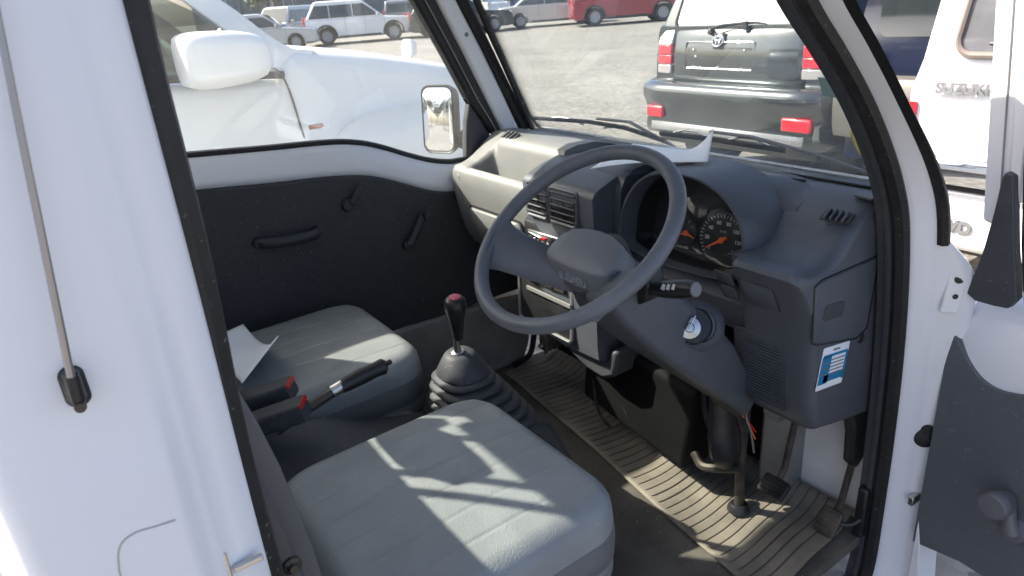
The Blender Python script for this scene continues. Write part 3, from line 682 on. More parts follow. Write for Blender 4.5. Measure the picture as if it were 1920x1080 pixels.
# heater slot with levers, loose bracket and wires (radio missing)
hs = sunk(DB, (-.13, .431, .968), .112, .036, 0, BLACKP, .006, 'heater_slot')
bm = BM(); box(bm, (-.165, .418, .966), (.075, .014, .026), Matrix.Rotation(R(6), 3, 'Y')); hc_ = new('heater_control', bm, METAL, hs, bev=.002)
for k in range(4):
    bm = BM(); lathe(bm, [(0, .004), (.004, .003), (.0045, 0)], (-.19+.017*k, .411, .968-.0018*k), (0, -1, 0), 10); new('stud', bm, CHROME if k % 2 else DMETAL, hc_)
bm = BM(); box(bm, (-.135, .414, .976), (.020, .008, .004)); new('lever_tip', bm, RED, hc_)
bm = BM(); tube(bm, smooth_path([(-.11, .43, .972), (-.10, .405, .968), (-.075, .40, .952), (-.055, .42, .94)], 5), .010, 8); tube(bm, smooth_path([(-.10, .43, .96), (-.085, .405, .945), (-.06, .41, .935)], 5), .008, 8); new('loose_hose', bm, BLACKP, hs)
bm = BM(); tube(bm, [(-.205, .418, .985), (-.185, .412, .988), (-.06, .412, .992), (-.045, .42, .99)], .003, 6); lathe(bm, [(0, .01), (.007, .01), (.007, 0)], (-.205, .424, .978), (0, -1, 0), 10); new('bracket', bm, METAL, hs)
# lower pocket
rp_ = sunk(DB, (-.165, .4315, .775), .118, .082, 0, BLACKP, .012, 'radio_pocket')
bm = BM()
cc = V((-.165, .4285, .775)); pr = rrect(.122, .086, .014, 4)
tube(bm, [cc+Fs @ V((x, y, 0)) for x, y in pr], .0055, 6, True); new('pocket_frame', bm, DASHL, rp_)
bm = BM(); box(bm, (-.155, .424, .838), (.18, .008, .016)); box(bm, (-.205, .419, .836), (.045, .006, .010)); box(bm, (-.13, .419, .837), (.035, .006, .008)); new('pocket_bracket', bm, DMETAL, rp_, bev=.001)
bm = BM(); box(bm, (-.14, .423, .800), (.20, .006, .012)); new('cross_rail', bm, KICKG, rp_, bev=.001)
# knee panel below the stack and bits hanging there
bm = BM(); prism(bm, [(-.24, .665), (-.05, .665), (.06, .66), (.075, .70), (.10, .70), (.085, .62), (.04, .595), (-.03, .60), (-.10, .625), (-.20, .645)], 'y', .46, .60); new('knee_panel', bm, TRIM, DB, bev=.01)
bm = BM(); box(bm, (-.205, .47, .625), (.035, .06, .06)); bb = new('ashtray_bracket', bm, DMETAL, DB, bev=.006)
bm = BM(); lathe(bm, [(0, .012), (.006, .01), (.008, 0)], (-.205, .438, .615), (0, -1, 0), 12); lathe(bm, [(0, .010), (.005, .008), (.006, 0)], (-.185, .44, .60), (0, -1, 0), 12); new('screw', bm, CHROME, bb)

# instrument hood and cluster
OUT = smooth_path([(.095, 0, .985), (.088, 0, 1.03), (.098, 0, 1.085), (.125, 0, 1.135), (.165, 0, 1.172), (.22, 0, 1.193), (.28, 0, 1.197), (.34, 0, 1.190), (.395, 0, 1.165), (.435, 0, 1.120), (.447, 0, 1.065), (.436, 0, 1.02), (.405, 0, .985), (.32, 0, .972), (.20, 0, .970)], 4, True)
cx_, cz_ = .268, 1.06
def off(p, k, y): return V((cx_+(p.x-cx_)*k[0], y, cz_+(p.z-cz_)*k[1]))
bm = BM()
rs = []
for k, y in (((1.15, 1.07), .64), ((1.13, 1.06), .57), ((1.09, 1.05), .512), ((1.045, 1.03), .490), ((1.0, 1.0), .490), ((.985, .985), .506), ((.97, .965), .54)):
    rs.append([off(p, k, y+(.018 if p.z < 1.0 else 0)) for p in OUT])
rings(bm, rs, cap=False); HD = new('instrument_hood', bm, DASH, DB, ang=60)
bm = BM(); rs = []
for k, y in (((.972, .967), .538), ((.95, .95), .57), ((.94, .94), .598), ((.5, .5), .600), ((.02, .02), .600)):
    rs.append([off(p, k, y) for p in OUT])
rings(bm, rs, cap=False); new('cluster_well', bm, BLACKP, DB, ang=60)
Fd = frame((.12, -1, .10))
bm = BM(); lathe(bm, [(0, .0), (.060, 0), (.063, -.004), (.066, .003), (.067, -.006)], (.335, .572, 1.042), (.12, -1, .10), 40); sp_ = new('speedometer', bm, DIAL, DB)
sc_ = V((.335, .571, 1.042)); NN = Fd.col[2]
for k in range(29):
    a = R(215-250*k/28); bm = BM()
    L = .008 if k % 2 == 0 else .0045
    box(bm, sc_+Fd @ V((math.cos(a)*.055, math.sin(a)*.055, .003)), (L, .0014, .001), Fd @ Matrix.Rotation(a, 3, 'Z')); new('dial_tick', bm, DIALW, sp_)
for k in range(8):
    a = R(215-250*k/7); text('dial_numeral', str(20*k), .012, sc_+Fd @ V((math.cos(a)*.040, math.sin(a)*.040, .003)), Fd, DIALW, sp_, .0004, bold=.0003)
text('dial_unit', 'km/h', .008, sc_+Fd @ V((0, .020, .003)), Fd, DIALW, sp_, .0003)
a = R(212); bm = BM(); d = Fd @ V((math.cos(a), math.sin(a), 0)); tube(bm, [sc_-d*.016+NN*.007, sc_+NN*.007, sc_+d*.046+NN*.006], [.0045, .004, .0012], 8); lathe(bm, [(0, .011), (.007, .010), (.0075, .003)], sc_, NN, 16); new('speed_needle', bm, ORANGE, sp_)
s2 = V((.212, .580, 1.035))
bm = BM(); lathe(bm, [(0, 0), (.034, 0), (.037, .003), (.038, -.004)], s2, NN, 32); fg = new('fuel_gauge', bm, DIAL, DB)
for q, rot in ((1, 200), (0, -20)):
    a = R(rot); d = Fd @ V((math.cos(a), math.sin(a), 0)); bm = BM(); o_ = s2+Fd @ V((.008 if q else .010, -.004, 0)); tube(bm, [o_-d*.006+NN*.006, o_+NN*.006, o_+d*.024+NN*.005], [.0036, .0034, .001], 8); new('gauge_needle', bm, ORANGE, fg)
bm = BM(); lathe(bm, [(0, .008), (.007, .008), (.0075, .003)], s2+Fd @ V((.009, -.004, 0)), NN, 14); new('needle_hub', bm, ORANGE, fg)
for k in range(5):
    a = R(150-120*k/4); bm = BM(); box(bm, s2+Fd @ V((math.cos(a)*.028, math.sin(a)*.028, .003)), (.006, .0014, .001), Fd @ Matrix.Rotation(a, 3, 'Z')); new('dial_tick', bm, DIALW, fg)
bm = BM(); ol = [off(p, (.955, .955), .548+(.02 if p.z < 1 else 0)) for p in OUT]; f_ = bm.faces.new([bm.verts.new(p) for p in ol]); new('cluster_lens', bm, glass_mat('gauge_lens', (.97, .97, .97), .012, .5), DB, solid=.002)
# blank switches, speaker grille on the switch face
def rface(x, z):
    tb = [(.70, .532), (.76, .518), (.86, .503), (.968, .483), (1.03, .446), (1.056, .430)]
    return V((x, interp(tb, z)[0], z))
def rn(z):
    a, b = rface(0, z-.02), rface(0, z+.02); t = (b-a).normalized(); return V((0, -t.z, t.y))
for (x, z, hx, hy) in ((.434, 1.012, .020, .019), (.430, .970, .020, .018), (.512, .985, .038, .041)):
    Ff = frame(rn(z)); c = rface(x, z)
    bm = BM(); plate(bm, c, Ff, hx, hy, .005, .0035); o = new('blank_switch', bm, DASH, DB)
    bm = BM(); tube(bm, [c+Ff @ V((a*1.03, b*1.03, .001)) for a, b in rrect(hx, hy, .006, 3)], .0016, 5, True); new('switch_gap', bm, BLACKP, o)
gz = .80; Ff = frame(rn(.80)); c = rface(.497, .80)
bm = BM(); plate(bm, c-Ff.col[2]*.001, Ff, .066, .088, .012, .003); gr = new('speaker_grille', bm, TRIM, DB)
for k in range(20):
    bm = BM(); box(bm, c+Ff @ V((.006, -.076+.008*k, .003)), (.098, .003, .003), Ff); new('grille_bar', bm, DASH, gr)
# outer side of the panel: fuse lid, sticker, screw, foot
Fx = Matrix(((0, 0, 1), (1, 0, 0), (0, 1, 0)))   # right=+y, up=+z, normal=+x
bm = BM(); prism(bm, [(.482, 1.036), (.505, 1.042), (.70, 1.040), (.69, .885), (.655, .872), (.51, .908), (.495, .915)], 'x', .618, .6245); fz = new('fuse_box_lid', bm, DASH, DB, bev=.0025)
bm = BM(); tube(bm, [(.6222, y, z) for y, z in ((.480, 1.039), (.503, 1.046), (.704, 1.043), (.694, .880), (.655, .868), (.508, .904), (.492, .912))], .0017, 5, True); new('lid_gap', bm, BLACKP, fz)
bm = BM(); plate(bm, (.6242, .553, .966), Fx @ Matrix.Rotation(R(-8), 3, 'Z'), .036, .017, .010, .0015); new('finger_notch', bm, TRIM, fz)
bm = BM(); lathe(bm, [(0, .001), (.007, .001), (.010, .003), (.0125, 0)], (.6215, .676, .862), (1, 0, 0), 18); new('trim_screw', bm, BLACKP, DB)
Fk = Fx @ Matrix.Rotation(R(-9), 3, 'Z'); kc = V((.6222, .577, .832))
bm = BM(); plate(bm, kc, Fk, .049, .048, .004, .0008); st = new('price_sticker', bm, PAPER, DB)
bm = BM(); box(bm, kc+Fk @ V((-.030, -.004, .0012)), (.034, .062, .0008), Fk); box(bm, kc+Fk @ V((.044, -.004, .0012)), (.007, .062, .0008), Fk); box(bm, kc+Fk @ V((.006, -.024, .0012)), (.072, .016, .0008), Fk)
box(bm, kc+Fk @ V((0, .028, .0012)), (.088, .006, .0008), Fk); new('blue_print', bm, BLUES, st)
bm = BM()
for k in range(5): box(bm, kc+Fk @ V((.012, .017-.008*k, .0017)), (.05, .0022, .0006), Fk)
for k in range(3): box(bm, kc+Fk @ V((-.03, .012-.012*k, .0019)), (.024, .003, .0006), Fk)
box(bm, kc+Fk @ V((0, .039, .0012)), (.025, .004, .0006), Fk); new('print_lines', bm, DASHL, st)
bm = BM(); prism(bm, [(.70, .66), (.80, .64), (.80, .50), (.76, .475), (.735, .50), (.725, .60)], 'x', .585, .612); new('bonnet_lever', bm, BLACKP, DB, bev=.008)

# ---- steering wheel
GREYL = pm('raised_lettering', (.26, .27, .30), .4, var=.05)
WC = V((.370, .105, 1.180)); WN = V((0, -math.cos(R(54)), math.sin(R(54)))); FW = frame(WN)   # right=+x, up=along rim top
RR = .2005
bm = BM(); N = 96
pts = [WC+FW @ V((RR*math.cos(2*math.pi*k/N), RR*math.sin(2*math.pi*k/N), 0)) for k in range(N)]
rs = []
for k in range(N):
    a = 2*math.pi*k/N; d = FW @ V((math.cos(a), math.sin(a), 0))
    rs.append([pts[k]+d*(.0145*math.cos(2*math.pi*j/14))+WN*(.0145*math.sin(2*math.pi*j/14)) for j in range(14)])
vs = [[bm.verts.new(q) for q in r_] for r_ in rs]
for i in range(N):
    for j in range(14): bm.faces.new((vs[i][j], vs[i][(j+1) % 14], vs[(i+1) % N][(j+1) % 14], vs[(i+1) % N][j]))
SW = new('steering_wheel', bm, WHEELM, T)
# two broad spokes sweeping from the lower hub to the rim
for s in (-1, 1):
    bm = BM(); rs = []
    for t, w0, w1, d, th in ((0, -.066, .012, -.108, .016), (.25, -.076, .004, -.096, .016), (.5, -.093, -.008, -.066, .014), (.75, -.112, -.020, -.032, .012), (.9, -.130, -.020, -.010, .011), (1.0, -.148, -.008, .000, .010)):
        x = s*lerp(.02, .192, t)
        ps = [(x, w0, d), (x, w0+.006, d+th), (x, (w0+w1)/2, d+th*1.25), (x, w1-.006, d+th), (x, w1, d), (x, (w0+w1)/2, d-th*.7)]
        if t == 1.0: ps = [(s*math.sqrt(max(0, RR*RR-b*b)), b, c) for a, b, c in ps]
        rs.append([WC+FW @ V(p) for p in ps])
    rings(bm, rs); new('spoke', bm, WHEELM, SW, ang=70)
bm = BM()
hubp = [(-.088, -.040), (-.082, -.048), (-.05, -.056), (0, -.058), (.05, -.056), (.082, -.048), (.088, -.040), (.090, -.015), (.084, .018), (.066, .042), (.035, .054), (0, .058), (-.035, .054), (-.066, .042), (-.084, .018), (-.090, -.015)]
hk = []
for ks, dd in (((1.01, 1.13), -.096), ((1.0, 1.10), -.086), ((.975, .86), -.054), ((.955, .815), -.0485), ((.93, .77), -.0465), ((.6, .5), -.042), ((.02, .02), -.041)):
    hk.append([WC+FW @ V((x*1.04*ks[0], y*(.94*ks[1] if y < 0 else .84*ks[0]), dd)) for x, y in hubp])
rings(bm, hk)
hp = new('horn_pad', bm, WHEELH, SW, ang=35)
Ft = FW @ Matrix.Rotation(R(62), 3, 'X')
text('horn_lettering', 'SUBARU', .0215, WC+FW @ V((-.002, -.0558, -.0698)), FW @ Matrix.Rotation(R(67), 3, 'X'), GREYL, SW, .0016, bold=.0004)
bm = BM(); lathe(bm, [(.070, -.085), (.065, -.12), (.05, -.12), (.05, -.08)], WC, WN, 28); new('hub_boss', bm, TRIM, SW)
# ---- steering column shroud
CD_ = [((.366, .172, 1.085), .058, .048), ((.368, .205, 1.040), .072, .056), ((.372, .272, .972), .082, .062), ((.380, .350, .897), .084, .062), ((.388, .425, .820), .078, .055), ((.398, .50, .735), .058, .042), ((.408, .562, .660), .036, .030), ((.411, .58, .637), .020, .020)]
ax_ = V((0, .70, -.714)); FC = frame(-ax_)
bm = BM(); rings(bm, [[V(c)+FC @ V((x, y, 0)) for x, y in rrect(hx*1.06, hy*1.04, min(hx, hy)*.36, 5)] for c, hx, hy in CD_])
SCOL = new('steering_column', bm, DASH, T, ang=55)
inr = V((.66, -.60, .46)).normalized(); ic = V((.447, .340, .942))+inr*.016; Fi = frame(inr)
bm = BM(); rings(bm, [[ic+Fi @ V((x*k+.004*(1 if x > 0 else 0), y*k, d)) for x, y in rrect(.044, .035, .034, 6)] for k, d in ((1.5, -.030), (1.3, -.006), (1.05, .006), (1.0, .008), (.95, .004))]); ib = new('ignition_bezel', bm, DASH, SCOL, ang=60)
bm = BM(); lathe(bm, [(0, .010), (.034, .010), (.039, .005)], ic+Fi @ V((.002, 0, 0)), inr, 24); new('lock_well', bm, BLACKP, ib)
bm = BM(); lathe(bm, [(0, .018), (.008, .017), (.010, .019), (.022, .016), (.0245, .008)], ic+Fi @ V((-.006, -.004, 0)), inr, 24); lk = new('ignition_lock', bm, METAL, ib)
bm = BM(); box(bm, ic+Fi @ V((-.002, .006, .022)), (.0025, .030, .014), Fi @ Matrix.Rotation(R(-28), 3, 'Z')); new('key', bm, CHROME, ib, bev=.0008)
bm = BM(); tube(bm, [(.445, .212, 1.062), (.478, .205, 1.073), (.50, .203, 1.080), (.555, .20, 1.098), (.575, .20, 1.103)], [.010, .012, .016, .0175, .014], 14); sk_ = new('wiper_stalk', bm, BLACKP, SCOL)
bm = BM(); lathe(bm, [(0, .004), (.012, .003), (.0135, 0)], (.5745, .20, 1.1028), (.96, -.05, .28), 16); new('stalk_end', bm, GREYP, sk_)
bm = BM()
for k in range(3): box(bm, (.515+.012*k, .1865, 1.0935+.0035*k), (.006, .004, .010), Matrix.Rotation(R(-35), 3, 'X'))
new('stalk_symbols', bm, DIALW, sk_)
bm = BM(); prism(bm, [(.44, 1.03), (.462, 1.045), (.472, 1.075), (.462, 1.105), (.44, 1.10)], 'y', .195, .24); new('stalk_gaiter', bm, BLACKP, SCOL, bev=.005)
bm = BM(); tube(bm, [(.20, .20, 1.09), (.235, .20, 1.095), (.30, .205, 1.08)], [.008, .012, .012], 10); new('light_stalk', bm, BLACKP, SCOL)
bm = BM(); tube(bm, [(.395, .49, .73), (.40, .52, .69), (.405, .575, .62), (.41, .585, .50), (.414, .585, .31)], [.03, .035, .028, .013, .013], 12); new('steering_shaft', bm, DMETAL, SCOL)
bm = BM(); lathe(bm, [(.020, .02), (.026, .012), (.03, 0)], (.414, .585, .322), (0, 0, 1), 18); new('shaft_boot', bm, BLACKP, SCOL)
bm = BM(); tube(bm, smooth_path([(.385, .54, .69), (.392, .535, .60), (.398, .54, .52), (.402, .56, .465)], 4), [.036]*5+[.040]*4+[.034, .028, .022, .014], 12, sq=(1.25, .8)); new('column_bracket', bm, BLACKP, SCOL)
bm = BM(); tube(bm, smooth_path([(.30, .54, .455), (.335, .53, .44), (.38, .54, .452), (.43, .56, .47)], 4), .011, 8); new('linkage_rod', bm, DMETAL, SCOL)
bm = BM(); tube(bm, smooth_path([(.31, .56, .66), (.325, .55, .60), (.35, .545, .555), (.39, .55, .53)], 4), .012, 8); new('steering_damper', bm, BLACKP, SCOL)
for k, (c_, m_) in enumerate(((RED, 0), (ORANGE, 1), (DMETAL, 2), (KICKG, 3))):
    bm = BM(); tube(bm, smooth_path([(.40+.01*k, .56, .66), (.425+.008*k, .545, .645-.006*k), (.445+.004*k, .55, .625-.008*k), (.45, .58, .58-.02*k)], 5), .0022, 6); new('wiring', bm, m_ and c_ or c_, SCOL)
# heater box, pedals
bm = BM(); box(bm, (.085, .650, .535), (.42, .24, .26), Matrix.Rotation(R(7), 3, 'Y')); box(bm, (-.03, .63, .45), (.16, .14, .12), Matrix.Rotation(R(10), 3, 'Y')); hx_ = new('heater_box', bm, pm('heater_shade_black', (.006, .006, .006), .75, var=.4, spec=.2), T, bev=.02, seg=3)  # near-black colour paints in the footwell shade; box sized to shade the mat
bm = BM(); box(bm, (-.118, .60, .53), (.012, .05, .06)); box(bm, (-.110, .57, .45), (.014, .04, .10), Matrix.Rotation(R(12), 3, 'Y')); new('heater_clip', bm, KICKG, hx_, bev=.003)
bm = BM(); tube(bm, smooth_path([(-.09, .54, .56), (-.075, .53, .47), (-.06, .535, .40), (-.02, .54, .37)], 5), .005, 6); tube(bm, smooth_path([(.02, .545, .56), (.05, .535, .47), (.10, .54, .42)], 5), .006, 6); new('control_cable', bm, DMETAL, hx_)
def pedal(name, c, hx, hy, tilt, arm, m1):
    Fp = frame(V((0, -math.cos(tilt), math.sin(tilt))))
    bm = BM(); plate(bm, c, Fp, hx, hy, .008, .010); o = new(name, bm, m1, T)
    for k in range(4):
        bm = BM(); box(bm, V(c)+Fp @ V((0, (-.6+.4*k)*hy, .011)), (hx*1.7, hy*.16, .004), Fp); new('pedal_rib', bm, m1, o, bev=.001)
    bm = BM(); tube(bm, [V(c)-Fp.col[2]*.003]+[V(a) for a in arm], .009, 8, sq=(1, .7)); new('pedal_arm', bm, DMETAL, o)
    return o
pedal('brake_pedal', (.465, .655, .385), .036, .026, R(52), [(.46, .70, .42), (.455, .74, .56), (.45, .72, .70)], RUBBER)
pedal('clutch_pedal', (.285, .665, .405), .034, .026, R(52), [(.285, .71, .44), (.29, .74, .56), (.30, .72, .70)], RUBBER)
ap = pedal('accelerator_pedal', (.598, .690, .345), .026, .034, R(38), [(.60, .73, .38), (.60, .76, .50), (.58, .74, .62)], DMETAL)
bm = BM(); tube(bm, smooth_path([(.615, .70, .345), (.64, .715, .35), (.655, .74, .37)], 4), .006, 6); new('pedal_cable', bm, BLACKP, ap)
bm = BM(); prism(bm, [(.36, .31), (.455, .31), (.455, .60), (.40, .64), (.36, .62)], 'y', .73, .80); new('footwell_box', bm, KICKG, T, bev=.012)
bm = BM(); box(bm, (.43, .70, .60), (.05, .05, .08), Matrix.Rotation(R(15), 3, 'Y')); new('relay_box', bm, GREYP, T, bev=.006)
bm = BM(); prism(bm, [(.752, .31), (.752, .44), (.742, .455), (.728, .45), (.728, .31)], 'x', .635, .66); new('sill_bracket', bm, BLACKP, T, bev=.006)

# ---- driver door, swung open
TH = R(80); HP = V((.765, .800, 0)); dv = V((math.sin(TH), -math.cos(TH), 0)); nv = V((-math.cos(TH), -math.sin(TH), 0))   # nv: towards the cab side of the door
def dp(s, z, d=0): return HP+dv*(s*.94)+nv*d+V((0, 0, z))
def dprism(bm, pts, d0, d1):
    va = [bm.verts.new(dp(s, z, d0)) for s, z in pts]; vb = [bm.verts.new(dp(s, z, d1)) for s, z in pts]; n = len(pts)
    bm.faces.new(va); bm.faces.new(vb[::-1])
    for i in range(n): bm.faces.new((va[i], va[(i+1) % n], vb[(i+1) % n], vb[i]))
sp2 = lambda p, n=4: [(q.x, q.y) for q in smooth_path([(a, b, 0) for a, b in p], n)]
bm = BM(); dprism(bm, sp2([(-.022, .86), (-.022, .905), (-.012, .945), (.006, .955), (.03, .960)])+[(.12, .957), (.25, .957), (.60, .982), (1.06, 1.015), (1.10, .9), (1.10, .36), (.06, .33), (.0, .42), (-.022, .6)], -.040, -.095)
DD = new('driver_door', bm, WHITE, T, bev=.014, seg=3)
bm = BM(); rs = []
for s_ in (-.021, -.018, -.010, .0, .012, .03, .06, .10, .16, .25, .4, .7, 1.06):
    zt = interp([(-.021, .90), (-.018, .918), (-.010, .940), (0, .955), (.012, .965), (.03, .971), (.10, .968), (.25, .970), (.60, .995), (1.06, 1.03)], s_)[0]
    rs.append([dp(s_, z, d) for d, z in ((.003, .66), (.005, zt-.19), (.004, zt-.13), (-.003, zt-.08), (-.016, zt-.04), (-.036, zt-.012), (-.060, zt), (-.085, zt-.004))])
rings(bm, rs, closed=False); new('belt_shoulder', bm, WHITE, DD, ang=70)
bm = BM(); cut = sp2([(-.016, .33), (-.018, .60), (-.020, .80), (-.018, .868), (-.012, .880), (0, .868), (.025, .838), (.05, .815), (.075, .803), (.105, .800), (.14, .808), (.20, .826), (.5, .87), (1.06, .91)], 3)
dprism(bm, cut+[(1.06, .40), (.1, .36)], .012, -.041); new('door_card', bm, pm('grey_door_card', (.105, .112, .124), .6, var=.06, vscale=20, bump=.3, bscale=500, dust=.2), DD, bev=.005)
bm = BM(); pts = sp2([(-.002, .977), (.008, 1.02), (.016, 1.068), (.022, 1.144), (.025, 1.211), (.030, 1.226)], 4)+[(.045, 1.221), (.072, 1.10), (.099, .996), (.085, .972), (.058, .968), (.02, .966)]
dprism(bm, pts, .016, -.004); new('mirror_mount_cover', bm, TRIM, DD, bev=.006)
bm = BM(); tube(bm, [dp(.030, 1.60, .004), dp(.066, 1.24, .006), dp(.092, 1.10, .006), dp(.120, .985, .004), dp(.145, .962, .004), dp(.3, .966, .004), dp(1.0, 1.02, .004)], .011, 8); new('window_seal', bm, RUBBER, DD)
bm = BM(); dprism(bm, [(.036, 1.16), (.058, 1.17), (.012, 1.64), (-.030, 1.64)], .002, -.012); new('window_frame', bm, WHITE, DD, bev=.004)
bm = BM(); dprism(bm, [(-.010, 1.120), (.034, 1.112), (.040, 1.135), (-.036, 1.70), (-.090, 1.70)], -.004, -.030); sash = new('frame_sash', bm, WHITE2, DD, bev=.008, seg=3)
bm = BM(); tube(bm, [dp(.024, 1.130, -.003), dp(-.050, 1.68, -.003)], .0018, 6); new('sash_groove', bm, KICKG, sash)
bm = BM(); dprism(bm, [(.10, .97), (1.0, 1.03), (.75, 1.60), (.2, 1.66), (.03, 1.64)], -.028, -.032); new('window_glass', bm, GLASS, DD)
bm = BM(); tube(bm, [dp(1.03, 1.03, -.02), dp(.80, 1.62, -.02), (dp(.2, 1.70, -.02))], .018, 8); new('upper_frame', bm, WHITE, DD)
# window crank
bm = BM(); lathe(bm, [(0, .020), (.022, .018), (.027, 0)], dp(.196, .520, .010), nv, 18); tube(bm, [dp(.196, .522, .028), dp(.188, .55, .034), dp(.176, .588, .034)], [.017, .014, .016], 10); wk = new('window_crank', bm, GREYP, DD)
bm = BM(); lathe(bm, [(.016, .028), (.021, .036), (.022, .048), (.027, .054), (.028, .074), (.025, .080), (0, .082)], dp(.174, .590, 0), nv, 24); new('crank_knob', bm, GREYP, wk)
bm = BM(); dprism(bm, [(-.010, .30), (-.010, .40), (.006, .33), (.02, .22), (-.01, .2)], .014, -.05); new('door_edge_trim', bm, WHITE, DD, bev=.003)

# ---- loose things in the cab
def mat_fn(s, t):
    x = lerp(-.58, .625, s); y0 = lerp(.53, .40, (x+.43)/.96) if x > -.5 else .54
    y = lerp(y0, .775, t)
    ph_ = (x*1000) % 28
    z = .3095+.0045*(1 if 2.2 < ph_ < 24.6 else 0)
    if t < .05 or s < .01 or s > .99: z = .315
    z += .004*math.sin(x*9+2)*(1-t)+.003*math.sin(y*30+x*5)
    if y > .72: z += (y-.72)*.5
    return V((x+.012*math.sin(t*2.6+x*3), y, z))
bm = BM(); sheet(bm, 900, 24, mat_fn); mo_ = new('floor_mat', bm, MATM, None, ang=25, solid=.004)
tag(mo_, 'dusty ribbed rubber mat lying in the truck footwell below the pedals', 'floor mat')
bm = BM()
A, B, C, D = V((-.459, -.419, .840)), V((-.527, -.315, .826)), V((-.279, -.288, .860)), V((-.140, -.418, .852))
def pf(s, t):
    p = A.lerp(D, s).lerp(B.lerp(C, s), t); p.z += -.035*math.sin(math.pi*min(1, s*1.05))*(.35+.65*t)+.012*max(0, s-.8)*5*t; return p
sheet(bm, 20, 12, pf); o = new('paper_sheet', bm, PAPER, None, solid=.0006)
tag(o, 'curled sheet of white paper lying on the passenger seat', 'paper')
bm = BM()
def pf2(s, t):
    P0, P1, P2, P3 = V((.03, .445, 1.186)), V((.280, .575, 1.207)), V((.235, .668, 1.205)), V((-.03, .648, 1.203))
    p = P0.lerp(P1, s).lerp(P3.lerp(P2, s), t)
    k = max(0, (s-.62)/.38)**1.8
    p.z += .010*math.sin(math.pi*s)*(1-t)+ .060*k*(.10+.90*t)+.003*t
    p.x -= .018*k*t
    return p
sheet(bm, 26, 14, pf2); o = new('paper_sheet', bm, PAPER, None, solid=.0006)
tag(o, 'white sheet of paper on top of the dashboard with one corner curled up', 'paper')
# ================================================================== THE LOT
def gh(x, y):
    r = math.hypot(x-1.3, y+.65); return .0152*max(0, min(r, 75)-6)**1.0 if r > 6 else 0.
bm = BM()
radii = [0, 1.5, 3, 4.5, 6, 7.5, 9, 11, 14, 18, 23, 29, 36, 45, 57, 75, 100, 160, 300, 700, 1500]
SEG = 72; prev = None; c0 = bm.verts.new((1.3, -.65, 0))
for r_ in radii[1:]:
    ringv = []
    for k in range(SEG):
        a = 2*math.pi*k/SEG; x = 1.3+r_*math.cos(a); y = -.65+r_*math.sin(a)
        ringv.append(bm.verts.new((x, y, gh(x, y))))
    for k in range(SEG):
        j = (k+1) % SEG
        if prev is None: bm.faces.new((c0, ringv[k], ringv[j]))
        else: bm.faces.new((prev[k], ringv[k], ringv[j], prev[j]))
    prev = ringv
GR = bpy.data.materials.new('gravel'); GR.use_nodes = True
n = GR.node_tree.nodes; l = GR.node_tree.links; b = n['Principled BSDF']; b.inputs['Roughness'].default_value = .95; b.inputs['Specular IOR Level'].default_value = .2
tc = n.new('ShaderNodeTexCoord')
vo = n.new('ShaderNodeTexVoronoi'); vo.inputs['Scale'].default_value = 20; l.new(tc.outputs['Object'], vo.inputs['Vector'])
n1 = n.new('ShaderNodeTexNoise'); n1.inputs['Scale'].default_value = .55; n1.inputs['Detail'].default_value = 8; n1.inputs['Roughness'].default_value = .7
mp = n.new('ShaderNodeMapping'); mp.inputs['Scale'].default_value = (.6, 1.1, 1); mp.inputs['Rotation'].default_value = (0, 0, R(-35)); l.new(tc.outputs['Object'], mp.inputs[0]); l.new(mp.outputs[0], n1.inputs['Vector'])
r1_ = n.new('ShaderNodeValToRGB'); e = r1_.color_ramp.elements; e[0].position = .30; e[0].color = (.205, .195, .18, 1); e[1].position = .68; e[1].color = (.295, .285, .268, 1)
l.new(n1.outputs[0], r1_.inputs[0])
r2_ = n.new('ShaderNodeValToRGB'); e = r2_.color_ramp.elements; e[0].color = (.42, .42, .42, 1); e[1].color = (1.25, 1.22, 1.18, 1)
l.new(vo.outputs['Color'], r2_.inputs[0])
mx = n.new('ShaderNodeMix'); mx.data_type = 'RGBA'; mx.blend_type = 'MULTIPLY'; mx.inputs[0].default_value = .8; l.new(r1_.outputs[0], mx.inputs[6]); l.new(r2_.outputs[0], mx.inputs[7])
l.new(mx.outputs[2], b.inputs['Base Color'])
bp = n.new('ShaderNodeBump'); bp.inputs['Strength'].default_value = .6; bp.inputs['Distance'].default_value = .015; l.new(vo.outputs['Distance'], bp.inputs['Height']); l.new(bp.outputs[0], b.inputs['Normal'])
g = new('ground', bm, GR, None, ang=80); tag(g, kind='structure')

def paint(name, col, rough=.22, metal=0.):
    return pm('paint_'+name, col, rough, metal=metal, var=.03, vscale=2, coat=.9)

RIMG = pm('rim_grey', (.40, .405, .41), .4, var=.1)
CLAD = pm('dark_cladding', (.03, .03, .032), .6)
